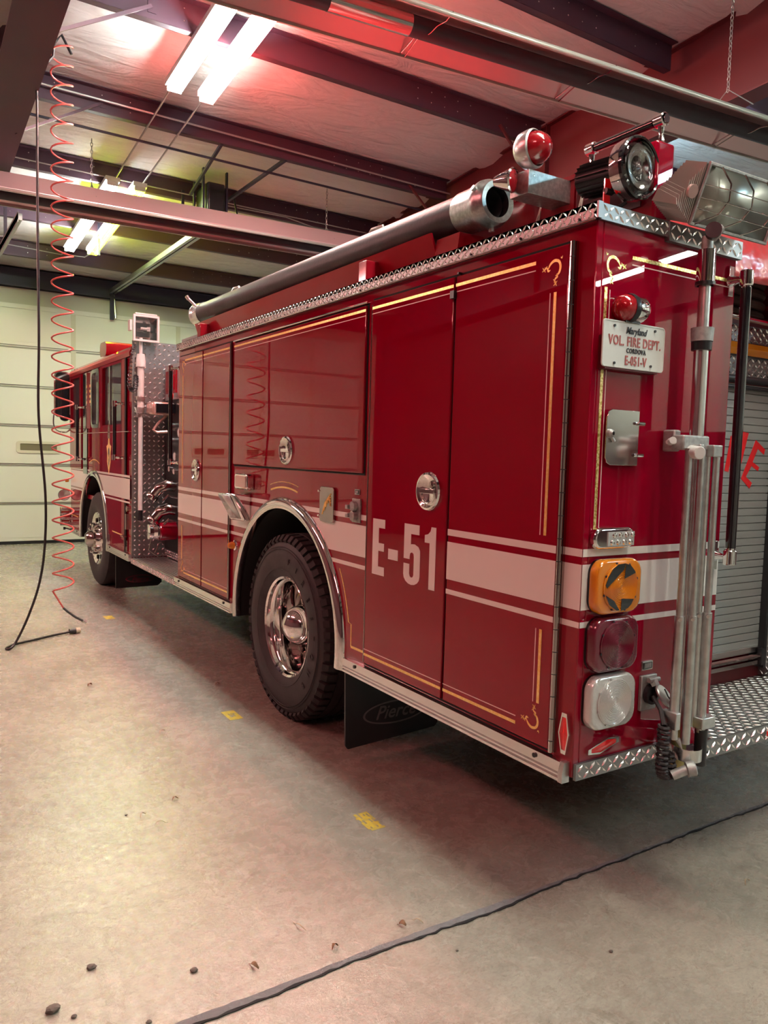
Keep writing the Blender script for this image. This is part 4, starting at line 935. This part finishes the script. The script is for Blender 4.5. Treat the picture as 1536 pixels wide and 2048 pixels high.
# hard suction hose in its trough -----------------------------
HX, HZ, HY0, HY1 = .135, 2.592, .66, 4.12
dzdy = .008
t_ = thing('suction_hose', 'black rigid suction hose with open silver coupling on the truck roof edge', 'hose', (HX, 2.4, HZ))
def hp(y, dx=0, dz=0): return (dx, y-2.4, dz+(y-.66)*dzdy)
MB().tube([hp(.84+.05*i) for i in range(66)], .080, 32).obj('hose_body', 'hose_black', t_)
MB().lathe([(0, .060), (-.004, .082), (.010, .088), (.02, .088), (.035, .096), (.055, .098), (.075, .092), (.085, .088), (.2, .086), (.21, .081), (.205, .076), (.03, .074), (0, .060)], hp(.66), (0, 1, dzdy), 48).obj('coupling', 'galvanised', t_)
lg = MB()
for a in (.6, 2.7, 4.8): lg.box(.0, .0001, 0, .0001, 0, .0001) if False else lg.cyl(hp(.70, .09*math.cos(a), .09*math.sin(a)), hp(.70, .108*math.cos(a), .108*math.sin(a)), .012, 8)
lg.split('lug', 'aluminium', t_)
MB().lathe([(.09, .0), (.088, .05), (.02, .060)], hp(.68), (0, 1, dzdy), 32).obj('bore', 'dark_void', t_)
MB().lathe([(0, .079), (.0, .086), (.10, .088), (.12, .095), (.14, .095), (.14, .0)], hp(4.06), (0, 1, dzdy), 40).obj('end_coupling', 'aluminium_bright', t_)
MB().cyl(hp(4.16, -.05, .06), hp(4.22, -.10, .13), .012, 10).lathe([(0, .014), (.03, .016), (.035, .0)], hp(4.21, -.09, .115), (-.5, .2, .8), 10).obj('handle', 'aluminium', t_)
hd = MB()
for y in (1.55, 3.45): hd.tube([hp(y, .03, .075), hp(y+.02, .03, .11), hp(y+.12, .03, .115), hp(y+.17, .03, .08)], .010, 8)
hd.split('carry_handle', 'aluminium', t_)
tr = MB().prism([(.040, 2.525), (.050, 2.525), (.095, 2.41), (.25, 2.40), (.25, 2.395), (.085, 2.397)], 1, .98, 4.05)
tr.prism([(.06, 2.40), (.075, 2.50), (.20, 2.50), (.21, 2.40)], 1, .82, .98)
tr.obj('hose_trough', 'paint_flat', T)
for y in (1.46, 3.80): MB().box(-.012, .07, y-.035, y+.035, 2.396, 2.490).obj('trough_bracket', 'paint_flat', T, bev=.003)

# hose bed: folded hose and cover
hb = thing('fire_hose', 'flat dark hose folded in layers in the rear hose bed', 'hose', (1.27, .6, 2.26))
for i in range(5):
    m = MB(); z = .03+.052*i
    n = 9
    for k in range(n):
        x = -.40+.80*k/(n-1)
    pts = [(-.47, -.12, z), (.0, -.14+.02*random.random(), z+.003), (.47, -.12, z)]
    m.tube(smooth_path([(-.5, .3, z), (-.48, -.05, z), (-.40, -.14, z), (-.15, -.12-.02*random.random(), z+.004), (.12, -.15, z-.002), (.38, -.13, z), (.47, -.02, z), (.5, .3, z)], 5), .024, 10)
    m.box(-.46, .46, -.1, 2.6, z-.02, z+.02)
    m.obj('layer', 'hose_brown', hb)
def tarp():
    vs = []; nx, ny = 36, 44; rnd = random.Random(5); mh = {}
    ph = [rnd.uniform(0, 6) for _ in range(8)]
    for j in range(ny+1):
        v = j/ny; 
        for i in range(nx+1):
            u = i/nx; x = .375+1.82*u
            dome = .14*math.sin(PI*u)**.6 + .02*math.sin(7*u+ph[0]+v*4)*math.sin(9*v+ph[1])
            if v < .16:
                t = v/.16; y = .20+.03*math.sin(9*u+ph[2])*(1-t); z = 2.36+ .012*math.sin(13*u+ph[3]) + (2.52+dome*.8-2.36)*t; y += .10*t*t
            else:
                t = (v-.16)/.84; y = .30+3.9*t; z = 2.52+dome*(.8+.4*min(t*6, 1)) + .012*math.sin(15*t+6*u+ph[4])
            if u < .02 or u > .98: z -= .05*(v > .16)
            vs.append((x, y, z+.008*math.sin(23*u+11*v*5+ph[5])))
    fs = [(j*(nx+1)+i, j*(nx+1)+i+1, (j+1)*(nx+1)+i+1, (j+1)*(nx+1)+i) for j in range(ny) for i in range(nx)]
    o = MB().add(vs, fs).obj('hose_bed_cover', 'tarp', smooth=70); o.modifiers.new('s', 'SOLIDIFY').thickness = .004
    tag(o, 'glossy red vinyl cover draped over the rear hose bed', 'cover')
tarp()

# ---------------------------------------------------------- pump bay and running board
MB().box(0, .32, 4.29, 5.72, .495, .510).box(-.004, .004, 4.29, 5.72, .465, .512).obj('running_board', 'aluminium', T)
rb = MB()
for i in range(11): rb.box(.01+.028*i, .018+.028*i, 4.30, 5.71, .510, .520)
rb.obj('board_ribs', 'aluminium_bright', T)
tread('board_edge', (-.005, 5.72, .462), (0, -1, 0), (0, 0, 1), (-1, 0, 0), 1.43, .05, t=.004, p=.022, L=.024)
tread('tread_panel', (.318, 5.72, .52), (0, -1, 0), (0, 0, 1), (-1, 0, 0), 1.43, .10, t=.004, p=.024)
tread('cab_rear_panel', (-.002, 5.70, .52), (1, 0, 0), (0, 0, 1), (0, -1, 0), 2.54, 2.06, t=.02, p=.046, L=.048, wd=.017, h=.011)
pp = MB().box(.31, 2.2, 4.29, 5.68, .60, 2.03).obj('pump_panel', 'black_plastic', T)
MB().box(.30, .31, 4.6, 5.66, 2.03, 2.36).obj('upper_panel', 'aluminium', T)
MB().box(.29, .30, 5.30, 5.62, 2.09, 2.30).box(.28, .29, 5.35, 5.57, 2.12, 2.26).obj('gauge_plate', 'paint_flat', T)
for y, z, r in ((5.45, 1.78, .05), (5.45, 1.64, .05), (5.33, 1.5, .045), (5.50, 1.5, .04), (5.2, 1.72, .05), (5.5, 1.38, .03), (5.35, 1.36, .03)):
    g = MB().lathe([(0, r), (.02, r), (.022, r*.85)], (.31, y, z), (-1, 0, 0), 20).obj('gauge', 'chrome', pp); MB().cyl((.291, y, z), (.288, y, z), r*.82, 20).obj('dial', 'white_metal', g)
for y, z in ((5.38, 1.22), (5.36, 1.0)):
    v = MB().tube([(.31, y, z), (.24, y, z+.01), (.17, y+.02, z-.02), (.12, y+.05, z-.10)], [.055, .055, .05, .045], 16).obj('discharge_outlet', 'chrome_dark', pp)
    MB().lathe([(0, .05), (.015, .058), (.045, .058), (.05, 0)], (.13, y+.04, z-.075), (-.5, .35, -.8), 16).obj('cap', 'chrome', v)
    MB().tube([(.30, y-.1, z-.1), (.22, y-.1, z-.08), (.18, y-.08, z-.13)], .012, 8).obj('pull_handle', 'chrome', pp)
v = MB().cyl((.31, 5.36, .80), (.16, 5.36, .80), .085, 24).obj('intake', 'paint', pp)
MB().lathe([(0, .07), (.03, .075), (.06, .06), (.07, .07), (.10, .07), (.105, 0)], (.16, 5.36, .80), (-1, 0, 0), 24).obj('intake_cap', 'chrome', v)
MB().tube([(.10, 5.40, .74), (.08, 5.42, .62), (.16, 5.40, .56), (.28, 5.36, .60)], .005, 6).tube([(.13, 5.40, .60), (.17, 5.36, .70)], .005, 6).obj('chain', 'chrome_dark', v)
o = MB().box(.10, .31, 5.38, 5.60, 1.88, 2.00).obj('panel_light', 'pinkish_lamp', pp, bev=.02); MB().box(.13, .31, 5.37, 5.38, 1.90, 1.985).obj('face', 'black_gloss', o)
MB().tube([(.25, 5.45, 1.88), (.17, 5.45, 1.80), (.13, 5.45, 1.74), (.16, 5.44, 1.72), (.25, 5.42, 1.73)], .014, 8).obj('arm', 'pinkish_lamp', o)
MB().lathe([(0, .04), (.02, .05), (.03, .02)], (.27, 5.35, 2.06), (-1, 0, 0), 10).obj('valve_wheel', 'reflector_red', pp)
o = MB().cyl((-.034, 4.40, 1.45), (-.034, 4.40, 2.235), .014, 14).obj('grab_rail', 'chrome', T)
MB().lathe([(0, .016), (.70, .016)], (-.0335, 4.3985, 1.49), (0, 0, 1), 14).obj('grip', 'black_gloss', o)
for z in (1.46, 2.21): MB().tube([(-.034, 4.40, z), (-.010, 4.36, z), (.01, 4.29, z)], [.016, .009, .018], 8).lathe([(-.02, .02), (.02, .02)], (-.034, 4.40, z), (0, 0, 1), 14).obj('bracket', 'chrome', o)

# telescoping floodlight on the cab corner
o = MB().cyl((.060, 5.64, .95), (.060, 5.64, 1.95), .021, 16).cyl((.060, 5.64, 1.9), (.060, 5.64, 2.42), .031, 18).lathe([(0, .034), (.0, .045), (.05, .045), (.12, .034)], (.06, 5.64, 2.33), (0, 0, 1), 18).cyl((.060, 5.64, 2.4), (.06, 5.64, 2.6), .016, 12).obj('light_pole', 'white_metal', T)
MB().lathe([(0, .036), (.0, .043), (.03, .043), (.03, .036)], (.06, 5.64, 2.02), (0, 0, 1), 18).lathe([(0, .036), (.0, .040), (.05, .040), (.05, .036)], (.06, 5.64, 1.90), (0, 0, 1), 18).box(.03, .10, 5.62, 5.70, 2.02, 2.06).box(.03, .10, 5.62, 5.70, 1.86, 1.89).tube([(.06, 5.60, 1.9), (.02, 5.60, 1.88), (.0, 5.62, 1.95)], .006, 6).split('clamp', 'aluminium', o)
MB().cyl((.060, 5.64, .88), (.060, 5.64, .98), .024, 14).obj('foot', 'black_plastic', o)
fl_ = MB().add([(-.012, 5.60, 2.572), (.212, 5.60, 2.572), (.212, 5.60, 2.80), (-.012, 5.60, 2.80), (.03, 5.72, 2.62), (.17, 5.72, 2.62), (.17, 5.72, 2.75), (.03, 5.72, 2.75)], [(0, 4, 5, 1), (1, 5, 6, 2), (2, 6, 7, 3), (3, 7, 4, 0), (4, 7, 6, 5)]).obj('flood_light', 'reflector_bowl', T, smooth=0); lab(fl_, 'square white floodlight on a pole above the cab corner')
a_ = [(-.02, 2.564), (.22, 2.564), (.22, 2.808), (-.02, 2.808)]; b_ = [(-.002, 2.582), (.202, 2.582), (.202, 2.79), (-.002, 2.79)]
MB().strip(xz(a_+a_[:1], 5.592), xz(b_+b_[:1], 5.592), (0, .03, 0)).obj('bezel', 'white_metal', fl_, smooth=0)
MB().box(-.02, .21, 5.62, 5.74, 2.60, 2.78).obj('housing', 'white_metal', fl_, bev=.02) if False else MB().box(-.045, -.02, 5.63, 5.70, 2.66, 2.76).box(0, .2, 5.60, 5.63, 2.81, 2.825).obj('housing', 'white_metal', fl_, bev=.004)
MB().cyl((.06, 5.66, 2.69), (.14, 5.66, 2.69), .014, 12).box(.12, .15, 5.65, 5.68, 2.67, 2.71).obj('bulb', 'cast_grey', fl_)
cc = []
path = smooth_path([(.0, 5.60, 2.53), (-.03, 5.60, 2.45), (-.045, 5.60, 2.30), (-.055, 5.60, 2.16), (-.035, 5.60, 2.105), (-.005, 5.60, 2.12), (.005, 5.60, 2.19), (.01, 5.62, 2.24)], 24)
for i, p in enumerate(path):
    a = i*1.15; rr_ = .006+.016*min(i/90, 1); cc.append((p[0]+rr_*math.cos(a), p[1]+rr_*math.sin(a)*.6, p[2]+rr_*math.sin(a)*.7))
MB().tube(cc, .0045, 6).obj('coil_cord', 'black_plastic', T)

# ---------------------------------------------------------- cab
CY0, CY1 = 5.72, 8.70
def holes(x0, x1, y0, y1, z0, z1, hs, mb):
    ys = sorted({y0, y1}|{h[0] for h in hs}|{h[1] for h in hs}); zs = sorted({z0, z1}|{h[2] for h in hs}|{h[3] for h in hs})
    for i in range(len(ys)-1):
        for j in range(len(zs)-1):
            cy, cz_ = (ys[i]+ys[i+1])/2, (zs[j]+zs[j+1])/2
            if not any(h[0] < cy < h[1] and h[2] < cz_ < h[3] for h in hs): mb.box(x0, x1, ys[i], ys[i+1], zs[j], zs[j+1])
    return mb
WIN = [(6.07, 6.88, 1.80, 2.405), (7.08, 7.44, 1.81, 2.40), (8.08, 8.62, 1.80, 2.40)]
cb = MB()
for a, b in ((.0, .04), (W-.04, W)):
    cb.prism(archpoly(CY0, CY1, .50, 1.80, AX_F), 0, a, b); holes(a, b, CY0, CY1, 1.80, 2.44, WIN, cb)
cb.box(.04, W-.04, CY0, CY0+.04, .5, 2.50); cb.box(.04, W-.04, CY1-.05, CY1, .5, 1.75); cb.box(.04, W-.04, CY1-.05, CY1, 2.40, 2.50)
for x in (.04, W/2-.03, W-.10): cb.box(x, x+.06, CY1-.05, CY1, 1.75, 2.40)
cb.box(.04, W-.04, 5.76, 8.65, .95, 1.0)
cb.prism([(.0, 2.44), (W, 2.44), (W, 2.50), (W-.05, 2.55), (.05, 2.55), (0, 2.50)], 1, CY0, CY1)
cab = cb.obj('cab', 'paint', T)
MB().prism([(-.018, 2.435), (-.022, 2.475), (.0, 2.51), (.0, 2.44)], 1, CY0+.02, CY1+.02).obj('drip_rail', 'paint_flat', cab)
MB().box(.25, .75, 6.3, 6.8, 1.0, 1.75).box(.25, .75, 6.78, 6.9, 1.5, 2.1).box(1.5, 2.3, 6.3, 6.9, 1.0, 2.05).box(.3, .8, 8.1, 8.15, 1.0, 1.9).box(.9, 1.7, 6.9, 8.6, 1.0, 1.85).box(.2, 2.3, 8.35, 8.6, 1.4, 1.72).obj('seats', 'seat', cab, bev=.03)
for h in WIN:
    MB().box(.016, .02, h[0], h[1], h[2], h[3]).box(W-.02, W-.016, h[0], h[1], h[2], h[3]).split('side_window', 'glass_window', cab)
MB().box(.1, W-.1, CY1-.03, CY1-.026, 1.75, 2.40).obj('windshield', 'glass_window', cab)
MB().box(-.002, .02, 6.60, 6.63, 1.80, 2.405).obj('window_divider', 'aluminium_bright', cab)
f_ = MB(); a_ = rrect(7.05, 7.47, 1.78, 2.43, .08); b_ = rrect(7.09, 7.43, 1.82, 2.39, .06); f_.strip(yz(a_+a_[:1], -.012), yz(b_+b_[:1], -.012), (.03, 0, 0)).obj('window_frame', 'chrome', cab)
stripes(cab, CY0, AX_F, -.0168, AX_F, .765, ((1.283, 1.305), (1.072, 1.272), (1.035, 1.052)), left=False); stripes(cab, AX_F, CY1, -.0004, AX_F, .765, ((1.283, 1.305), (1.072, 1.272), (1.035, 1.052)), left=True)
def plate(y0, y1, z0, z1, x, par, nm_='cab_door', mt='paint', hs=()):
    return holes(x, x+.016, y0, y1, z0, z1, list(hs), MB()).obj(nm_, mt, par)
# rear crew door (cut round the arch), front door
dr = MB(); q = archpoly(5.93, 7.0, .66, 1.80, AX_F, .765)
def clip_arch(y0, y1, z0, z1):
    r = .765; pts = [(y0, z0)]
    ystart = AX_F-math.sqrt(r*r-(z0-.56)**2); pts.append((ystart, z0))
    for i in range(1, 16):
        y = ystart+(y1-ystart)*i/15; zz = .56+math.sqrt(max(r*r-(AX_F-y)**2, 0)); pts.append((y, zz))
    pts += [(y1, z1), (y0, z1)]; return pts
dr.prism(clip_arch(5.93, 6.98, .66, 1.80), 0, -.016, 0); holes(-.016, 0, 5.93, 6.98, 1.80, 2.43, [WIN[0]], dr)
dr = dr.obj('cab_door', 'paint', T); lab(dr, 'rear crew door with large window and gold badge')
MB().box(-.0175, -.014, 5.88, 5.93, .55, 2.43).box(-.003, 0, 5.915, 5.93, .6, 2.43).box(-.002, .001, 6.98, 6.995, 1.2, 2.43).split('door_gap', 'dark_void', T)
df = MB(); holes(-.016, 0, 7.98, 8.66, 1.30, 2.43, [WIN[2]], df); df = df.obj('cab_door', 'paint', T); lab(df, 'front cab door behind the mirror')
MB().box(-.0178, -.016, 5.76, 8.66, 1.722, 1.728).obj('pin_line', 'aluminium', T)
MB().box(-.010, .0, 7.68, 7.90, 1.25, 2.42).obj('door_recess', 'black_gloss', T)
MB().box(-.02, .0, 7.66, 7.685, 1.78, 2.42).obj('pillar_trim', 'chrome', T)
m = MB(); 
for k in range(4): m.box(-.0008, 0, 7.53, 7.60, 2.25-.06*k, 2.28-.06*k)
m.obj('small_lettering', 'gold', cab, smooth=0)
g = MB(); g.box(-.0175, -.0168, 6.0, 6.42, .70, .712).box(-.0175, -.0168, 8.15, 8.6, .70, .712); q = [(AX_F-.86*math.cos(t), .56+.86*math.sin(t)) for t in [PI/2-.3+.6*i/12 for i in range(13)]]
q2 = [(AX_F-.87*math.cos(t), .56+.87*math.sin(t)) for t in [PI/2-.3+.6*i/12 for i in range(13)]]; g.strip(yz(q, -.0004), yz(q2, -.0004), (-.0008, 0, 0)); g.split('gold_line', 'gold', cab, smooth=0)
# badge
bd = MB(); pts = [(6.57, 1.28), (6.60, 1.34), (6.65, 1.42), (6.64, 1.50), (6.67, 1.58), (6.61, 1.60), (6.59, 1.66), (6.55, 1.66), (6.53, 1.60), (6.47, 1.58), (6.50, 1.50), (6.49, 1.42), (6.54, 1.34)]
bd.prism(pts, 0, -.0178, -.0166).obj('badge', 'gold', dr, smooth=0)
MB().prism([(6.57, 1.36), (6.61, 1.44), (6.60, 1.54), (6.57, 1.57), (6.54, 1.54), (6.53, 1.44)], 0, -.0184, -.0178).prism([(6.52, 1.66), (6.62, 1.66), (6.61, 1.78), (6.57, 1.82), (6.53, 1.78)], 0, -.0178, -.0166).obj('badge_center', 'lens_maroon', dr, smooth=0)
MB().prism([(6.57, 1.40), (6.585, 1.46), (6.57, 1.50), (6.555, 1.46)], 0, -.019, -.0184).obj('badge_mark', 'gold', dr, smooth=0)
def rail(y, z0, z1, x=-.075):
    o = MB().cyl((x, y, z0), (x, y, z1), .015, 14).obj('grab_rail', 'chrome', T); MB().lathe([(0, .018), (z1-z0-.10, .018)], (x, y-.001, z0+.05), (0, 0, 1), 14).obj('grip', 'black_gloss', o)
    for z in (z0+.02, z1-.02): MB().tube([(x, y, z), (-.03, y-.03, z), (0, y-.10, z)], [.02, .01, .02], 8).lathe([(-.025, .024), (.025, .024)], (x, y, z), (0, 0, 1), 12).box(-.008, 0, y-.13, y-.08, z-.05, z+.05).obj('bracket', 'chrome', o)
rail(6.08, 1.45, 2.02); rail(7.90, 1.40, 2.05)
MB().lathe([(0, .03), (.02, .03), (.022, 0)], (0, 5.83, .98), (-1, 0, 0), 14).box(-.03, 0, 5.81, 5.85, .78, .93).box(-.05, -.016, 5.84, 5.95, .70, .715).obj('door_latch', 'chrome_dark', T)
# mirror
mr = MB(); a_ = rrect(-.205, -.005, 1.93, 2.50, .06); b_ = rrect(-.19, -.02, 1.945, 2.485, .05); mr.strip(xz(a_+a_[:1], 8.66), xz(b_+b_[:1], 8.66), (0, .03, 0)); mr = mr.obj('side_mirror', 'chrome', T)
MB().prism(b_, 1, 8.662, 8.68).obj('mirror_glass', 'black_gloss', mr); MB().prism(b_, 1, 8.68, 8.72).obj('mirror_shell', 'chrome_dark', mr)
MB().lathe([(0, .062), (.02, .066), (.04, .05), (.05, 0)], (-.075, 8.66, 1.945), (0, 1, 0), 24).cyl((-.075, 8.655, 1.945), (-.075, 8.66, 1.945), .060, 24).obj('round_mirror', 'black_gloss', mr)
MB().tube(smooth_path([(-.2, 8.68, 2.0), (-.21, 8.68, 1.85), (-.17, 8.68, 1.76), (-.06, 8.68, 1.745), (.0, 8.68, 1.80)], 4), .010, 8).tube([(0, 8.68, 2.49), (-.01, 8.68, 2.3), (-.01, 8.68, 1.8)], .010, 8).obj('mirror_arm', 'chrome', mr)
# front lights and bumper
MB().box(-.02, W+.02, 8.75, 9.05, .50, .78).obj('bumper', 'chrome', T, bev=.02)
o = MB().lathe([(0, .072), (.02, .076), (.07, .06), (.10, .03), (.11, 0)], (-.075, 8.72, .945), (0, 1, 0), 28).obj('horn_light', 'chrome', T); MB().lathe([(0, .068), (.01, .05), (.03, 0)], (-.075, 8.718, .945), (0, 1, 0), 24).obj('lens', 'lens_clear', o)
o = MB()
for z in (.575, .64, .70, .765): o.cyl((-.13, 8.70, z), (.0, 8.70, z), .022, 12)
o.box(-.135, -.125, 8.68, 8.72, .56, .79); o.obj('light_bezel', 'chrome', T)
MB().box(-.12, -.02, 8.695, 8.72, .60, .74).obj('signal_light', 'lens_red', T)
MB().lathe([(0, .02), (.03, .022), (.04, 0)], (-.03, 8.72, 1.13), (-1, -.4, 0), 14).obj('marker_light', 'lens_amber', T)
MB().tube([(-.09, 8.60, .53), (0, 8.66, .50), (.05, 8.7, .49)], .008, 6).box(-.11, -.085, 8.59, 8.61, .51, .545).obj('curb_feeler', 'black_plastic', T)
o = MB().box(.25, 2.3, 7.30, 7.62, 2.55, 2.60).obj('light_bar', 'aluminium', T)
MB().prism(rrect(7.30, 7.62, 2.60, 2.76, .06), 0, .12, .75).prism(rrect(7.30, 7.62, 2.60, 2.76, .06), 0, 1.8, 2.42).split('lens', 'lens_red', o, smooth=50)

# ================================================================== tripod floodlight strapped to the truck's rear
tt = thing('tripod_light', 'folded aluminium tripod work light standing against the rear panel', 'work light', (.42, -.12, .48))
def tp_(x, y, z): return (x-.432, y+.12, z-.48)
Q = MB
Q().cyl(tp_(.425, -.11, 1.98), tp_(.425, -.11, 2.22), .0195, 18).obj('upper_mast', 'aluminium', tt)
Q().cyl(tp_(.425, -.11, .60), tp_(.425, -.11, 1.99), .024, 18).obj('mast', 'aluminium_bright', tt)
Q().lathe([(0, .025), (0, .036), (.045, .038), (.045, .025)], tp_(.425, -.11, 1.985), (0, 0, 1), 22).obj('collar', 'cast_grey', tt)
Q().lathe([(0, .025), (0, .033), (.028, .034), (.028, .025)], tp_(.425, -.11, 1.955), (0, 0, 1), 22).obj('rubber_ring', 'black_plastic', tt)
Q().lathe([(0, .026), (.0, .031), (.11, .030), (.11, .02)], tp_(.425, -.11, 2.18), (0, 0, 1), 20).obj('sleeve', 'chrome', tt)
Q().lathe([(0, .026), (.0, .033), (.012, .033), (.012, .02)], tp_(.425, -.11, 2.172), (0, 0, 1), 20).obj('rubber_ring', 'black_plastic', tt)
Q().box(*[v for a, b in zip(tp_(.325, -.135, 1.615), tp_(.465, -.085, 1.665)) for v in (a, b)]).box(*[v for a, b in zip(tp_(.375, -.06, 1.61), tp_(.41, -.01, 1.685)) for v in (a, b)]).obj('leg_hub', 'cast_grey', tt, bev=.006)
Q().box(*[v for a, b in zip(tp_(.455, -.16, 1.595), tp_(.505, -.115, 1.635)) for v in (a, b)]).box(*[v for a, b in zip(tp_(.375, -.165, 1.595), tp_(.395, -.13, 1.635)) for v in (a, b)]).split('leg_clamp', 'aluminium', tt, bev=.003)
Q().cyl(tp_(.365, -.135, 1.61), tp_(.345, -.185, 1.605), .022, 18).obj('knob', 'white_metal', tt, bev=.003)
Q().cyl(tp_(.325, -.10, 1.64), tp_(.285, -.10, 1.64), .007, 8).cyl(tp_(.30, -.10, 1.64), tp_(.275, -.13, 1.645), .012, 12).obj('knob', 'white_metal', tt)
for x, y, zb in ((.338, -.14, .62), (.386, -.155, .60), (.462, -.125, .64), (.484, -.145, .62)):
    lg_ = Q().cyl(tp_(x+.01, y, .66 if x < .49 else .66), tp_(x+.01, y, 1.62), .0125, 12).obj('leg', 'aluminium', tt)
    Q().cyl(tp_(x+.01, y, zb), tp_(x+.01, y, 1.05), .0165, 12).obj('lower_tube', 'aluminium', lg_)
    Q().cyl(tp_(x-.006, y-.012, 1.04), tp_(x-.012, y-.018, 1.04), .006, 8).split('bolt', 'chrome', lg_)
Q().cyl(tp_(.425, -.11, .50), tp_(.425, -.11, .66), .026, 16).obj('mast_foot', 'brass', tt)
Q().cyl(tp_(.50, -.145, .50), tp_(.50, -.145, .63), .022, 12).obj('leg_foot', 'black_plastic', tt)
Q().box(*[v for a, b in zip(tp_(.46, -.175, .64), tp_(.535, -.12, .68)) for v in (a, b)]).box(*[v for a, b in zip(tp_(.32, -.17, .66), tp_(.345, -.11, .72)) for v in (a, b)]).split('leg_clamp', 'aluminium', tt, bev=.003)
Q().cyl(tp_(.36, -.15, .62), tp_(.372, -.165, .58), .010, 10, .001).obj('spike', 'cast_grey', tt)
# head: rounded reflector hood, finned end, glass, wire guard
def hd_(u, v, w_):    # u along the lamp, v up, w out of the face
    c = Vector((.555, -.12, 2.462)); U_ = Vector((1, -.03, .0)).normalized(); Wd = Vector((-.03, -.93, -.36)).normalized(); V_ = Wd.cross(U_)*-1
    if V_.z < 0: V_ = -V_
    p = c+U_*u+V_*v+Wd*w_; return tp_(*p)
hood = MB(); n = 14; prof = [(math.cos(a)*.095, -.02-math.sin(a)*.085) for a in [PI*i/n for i in range(n+1)]]
vs = [hd_(u, p[0], p[1]+.03) for u in (-.20, .20) for p in prof]+[hd_(u, p[0]*.93, p[1]*.9+.03) for u in (-.195, .195) for p in prof]
k = n+1; hood.add(vs, [(i, i+1, k+i+1, k+i) for i in range(n)]+[(2*k+i, 3*k+i, 3*k+i+1, 2*k+i+1) for i in range(n)]+[tuple(range(k)), tuple(range(k, 2*k))])
hood.obj('lamp_head', 'lamp_inside', tt)
MB().add([hd_(u, v, .012) for u, v in ((-.195, -.088), (.195, -.088), (.195, .088), (-.195, .088))], [(0, 1, 2, 3)]).obj('lamp_glass', 'lamp_inside', tt).modifiers.new('s', 'SOLIDIFY').thickness = .003
f_ = MB()
for v in (-.094, .094): f_.tube([hd_(-.21, v, .014), hd_(.21, v, .014)], .006, 6)
for u in (-.205, .205): f_.tube([hd_(u, -.094, .014), hd_(u, .094, .014)], .006, 6)
f_.obj('lamp_frame', 'cast_grey', tt)
g_ = MB()
for u in (-.15, -.03, .09): g_.tube([hd_(u, .094, .016), hd_(u+.03, .05, .05), hd_(u+.035, .0, .062), hd_(u+.02, -.05, .05), hd_(u-.04, -.094, .016)], .003, 6)
for v, w_ in ((.03, .058), (-.01, .062), (-.045, .052)): g_.tube([hd_(-.20, v, .016), hd_(-.13, v, w_), hd_(.17, v, w_), hd_(.20, v, .016)], .002, 5)
g_.obj('wire_guard', 'chrome_dark', tt)
fin = MB()
for i in range(11):
    u = -.205-.0085*i; hh = .095-.0045*i
    fin.add([hd_(u, -hh, .01), hd_(u, hh-.02*(i > 6)-.01*i*.6, .0), hd_(u, hh-.01*i*.6, -.09), hd_(u, -hh, -.10), hd_(u-.003, -hh, .01), hd_(u-.003, hh-.02*(i > 6)-.01*i*.6, .0), hd_(u-.003, hh-.01*i*.6, -.09), hd_(u-.003, -hh, -.10)], [(0, 1, 2, 3), (7, 6, 5, 4), (0, 4, 5, 1), (1, 5, 6, 2), (2, 6, 7, 3), (3, 7, 4, 0)])
fin.obj('cooling_fins', 'fin_grey', tt, smooth=0)
MB().cyl(hd_(-.25, -.0, .012), hd_(-.25, -.0, .022), .022, 20).obj('end_cap', 'pinkish_lamp', tt)
MB().cyl(tp_(.425, -.11, 2.28), tp_(.425, -.11, 2.335), .019, 14).tube([tp_(.425, -.11, 2.32), tp_(.45, -.11, 2.35), tp_(.48, -.12, 2.37)], .016, 8).cyl(tp_(.455, -.11, 2.335), tp_(.395, -.15, 2.335), .014, 14).lathe([(0, .014), (.006, .026), (.03, .026), (.034, 0)], tp_(.405, -.145, 2.335), (-.8, -.6, 0), 18).obj('tilt_joint', 'cast_grey', tt)
MB().lathe([(0, .026), (.03, .026), (.03, 0)], tp_(.393, -.152, 2.335), (-.8, -.6, 0), 18).obj('tilt_knob', 'black_plastic', tt)
# bracket that holds it and the hanging pigtail
o = MB(); q = smooth_path([(.425, -.01, .57), (.40, -.05, .568), (.372, -.11, .562), (.385, -.17, .556), (.44, -.185, .556), (.51, -.12, .558), (.58, -.045, .565)], 5)
o.strip([p+Vector((0, 0, .022)) for p in q], [p-Vector((0, 0, .022)) for p in q], (0, .005, 0)); o.obj('tripod_cradle', 'aluminium_bright', T)
MB().box(.41, .53, -.15, 0, .535, .541).obj('cradle_floor', 'black_plastic', T)
pc = thing('coiled_pigtail', 'grey coiled cable with round plug hanging below the tripod light', 'cable', (.285, -.14, .555))
pts = []
pa = smooth_path([(.0, 0, .12), (.0, 0, .05), (.0, -.0, -.03), (.02, 0, -.065), (.05, .0, -.05), (.06, .02, .01)], 30)
for i, p in enumerate(pa): a = i*.95; pts.append((p[0]+.017*math.cos(a), p[1]+.017*math.sin(a), p[2]))
MB().tube(pts, .0058, 6).obj('coil', 'rubber', pc)
MB().tube([(.0, .0, .12), (.02, .03, .16), (.055, .09, .185)], .008, 8).obj('lead', 'rubber', pc)
MB().cyl((.03, -.02, -.055), (.075, -.05, -.03), .017, 14).lathe([(0, .017), (.004, .026), (.03, .026), (.034, .02), (.034, 0)], (.07, -.045, -.033), (.75, -.6, .25), 20).obj('plug', 'cast_grey', pc)
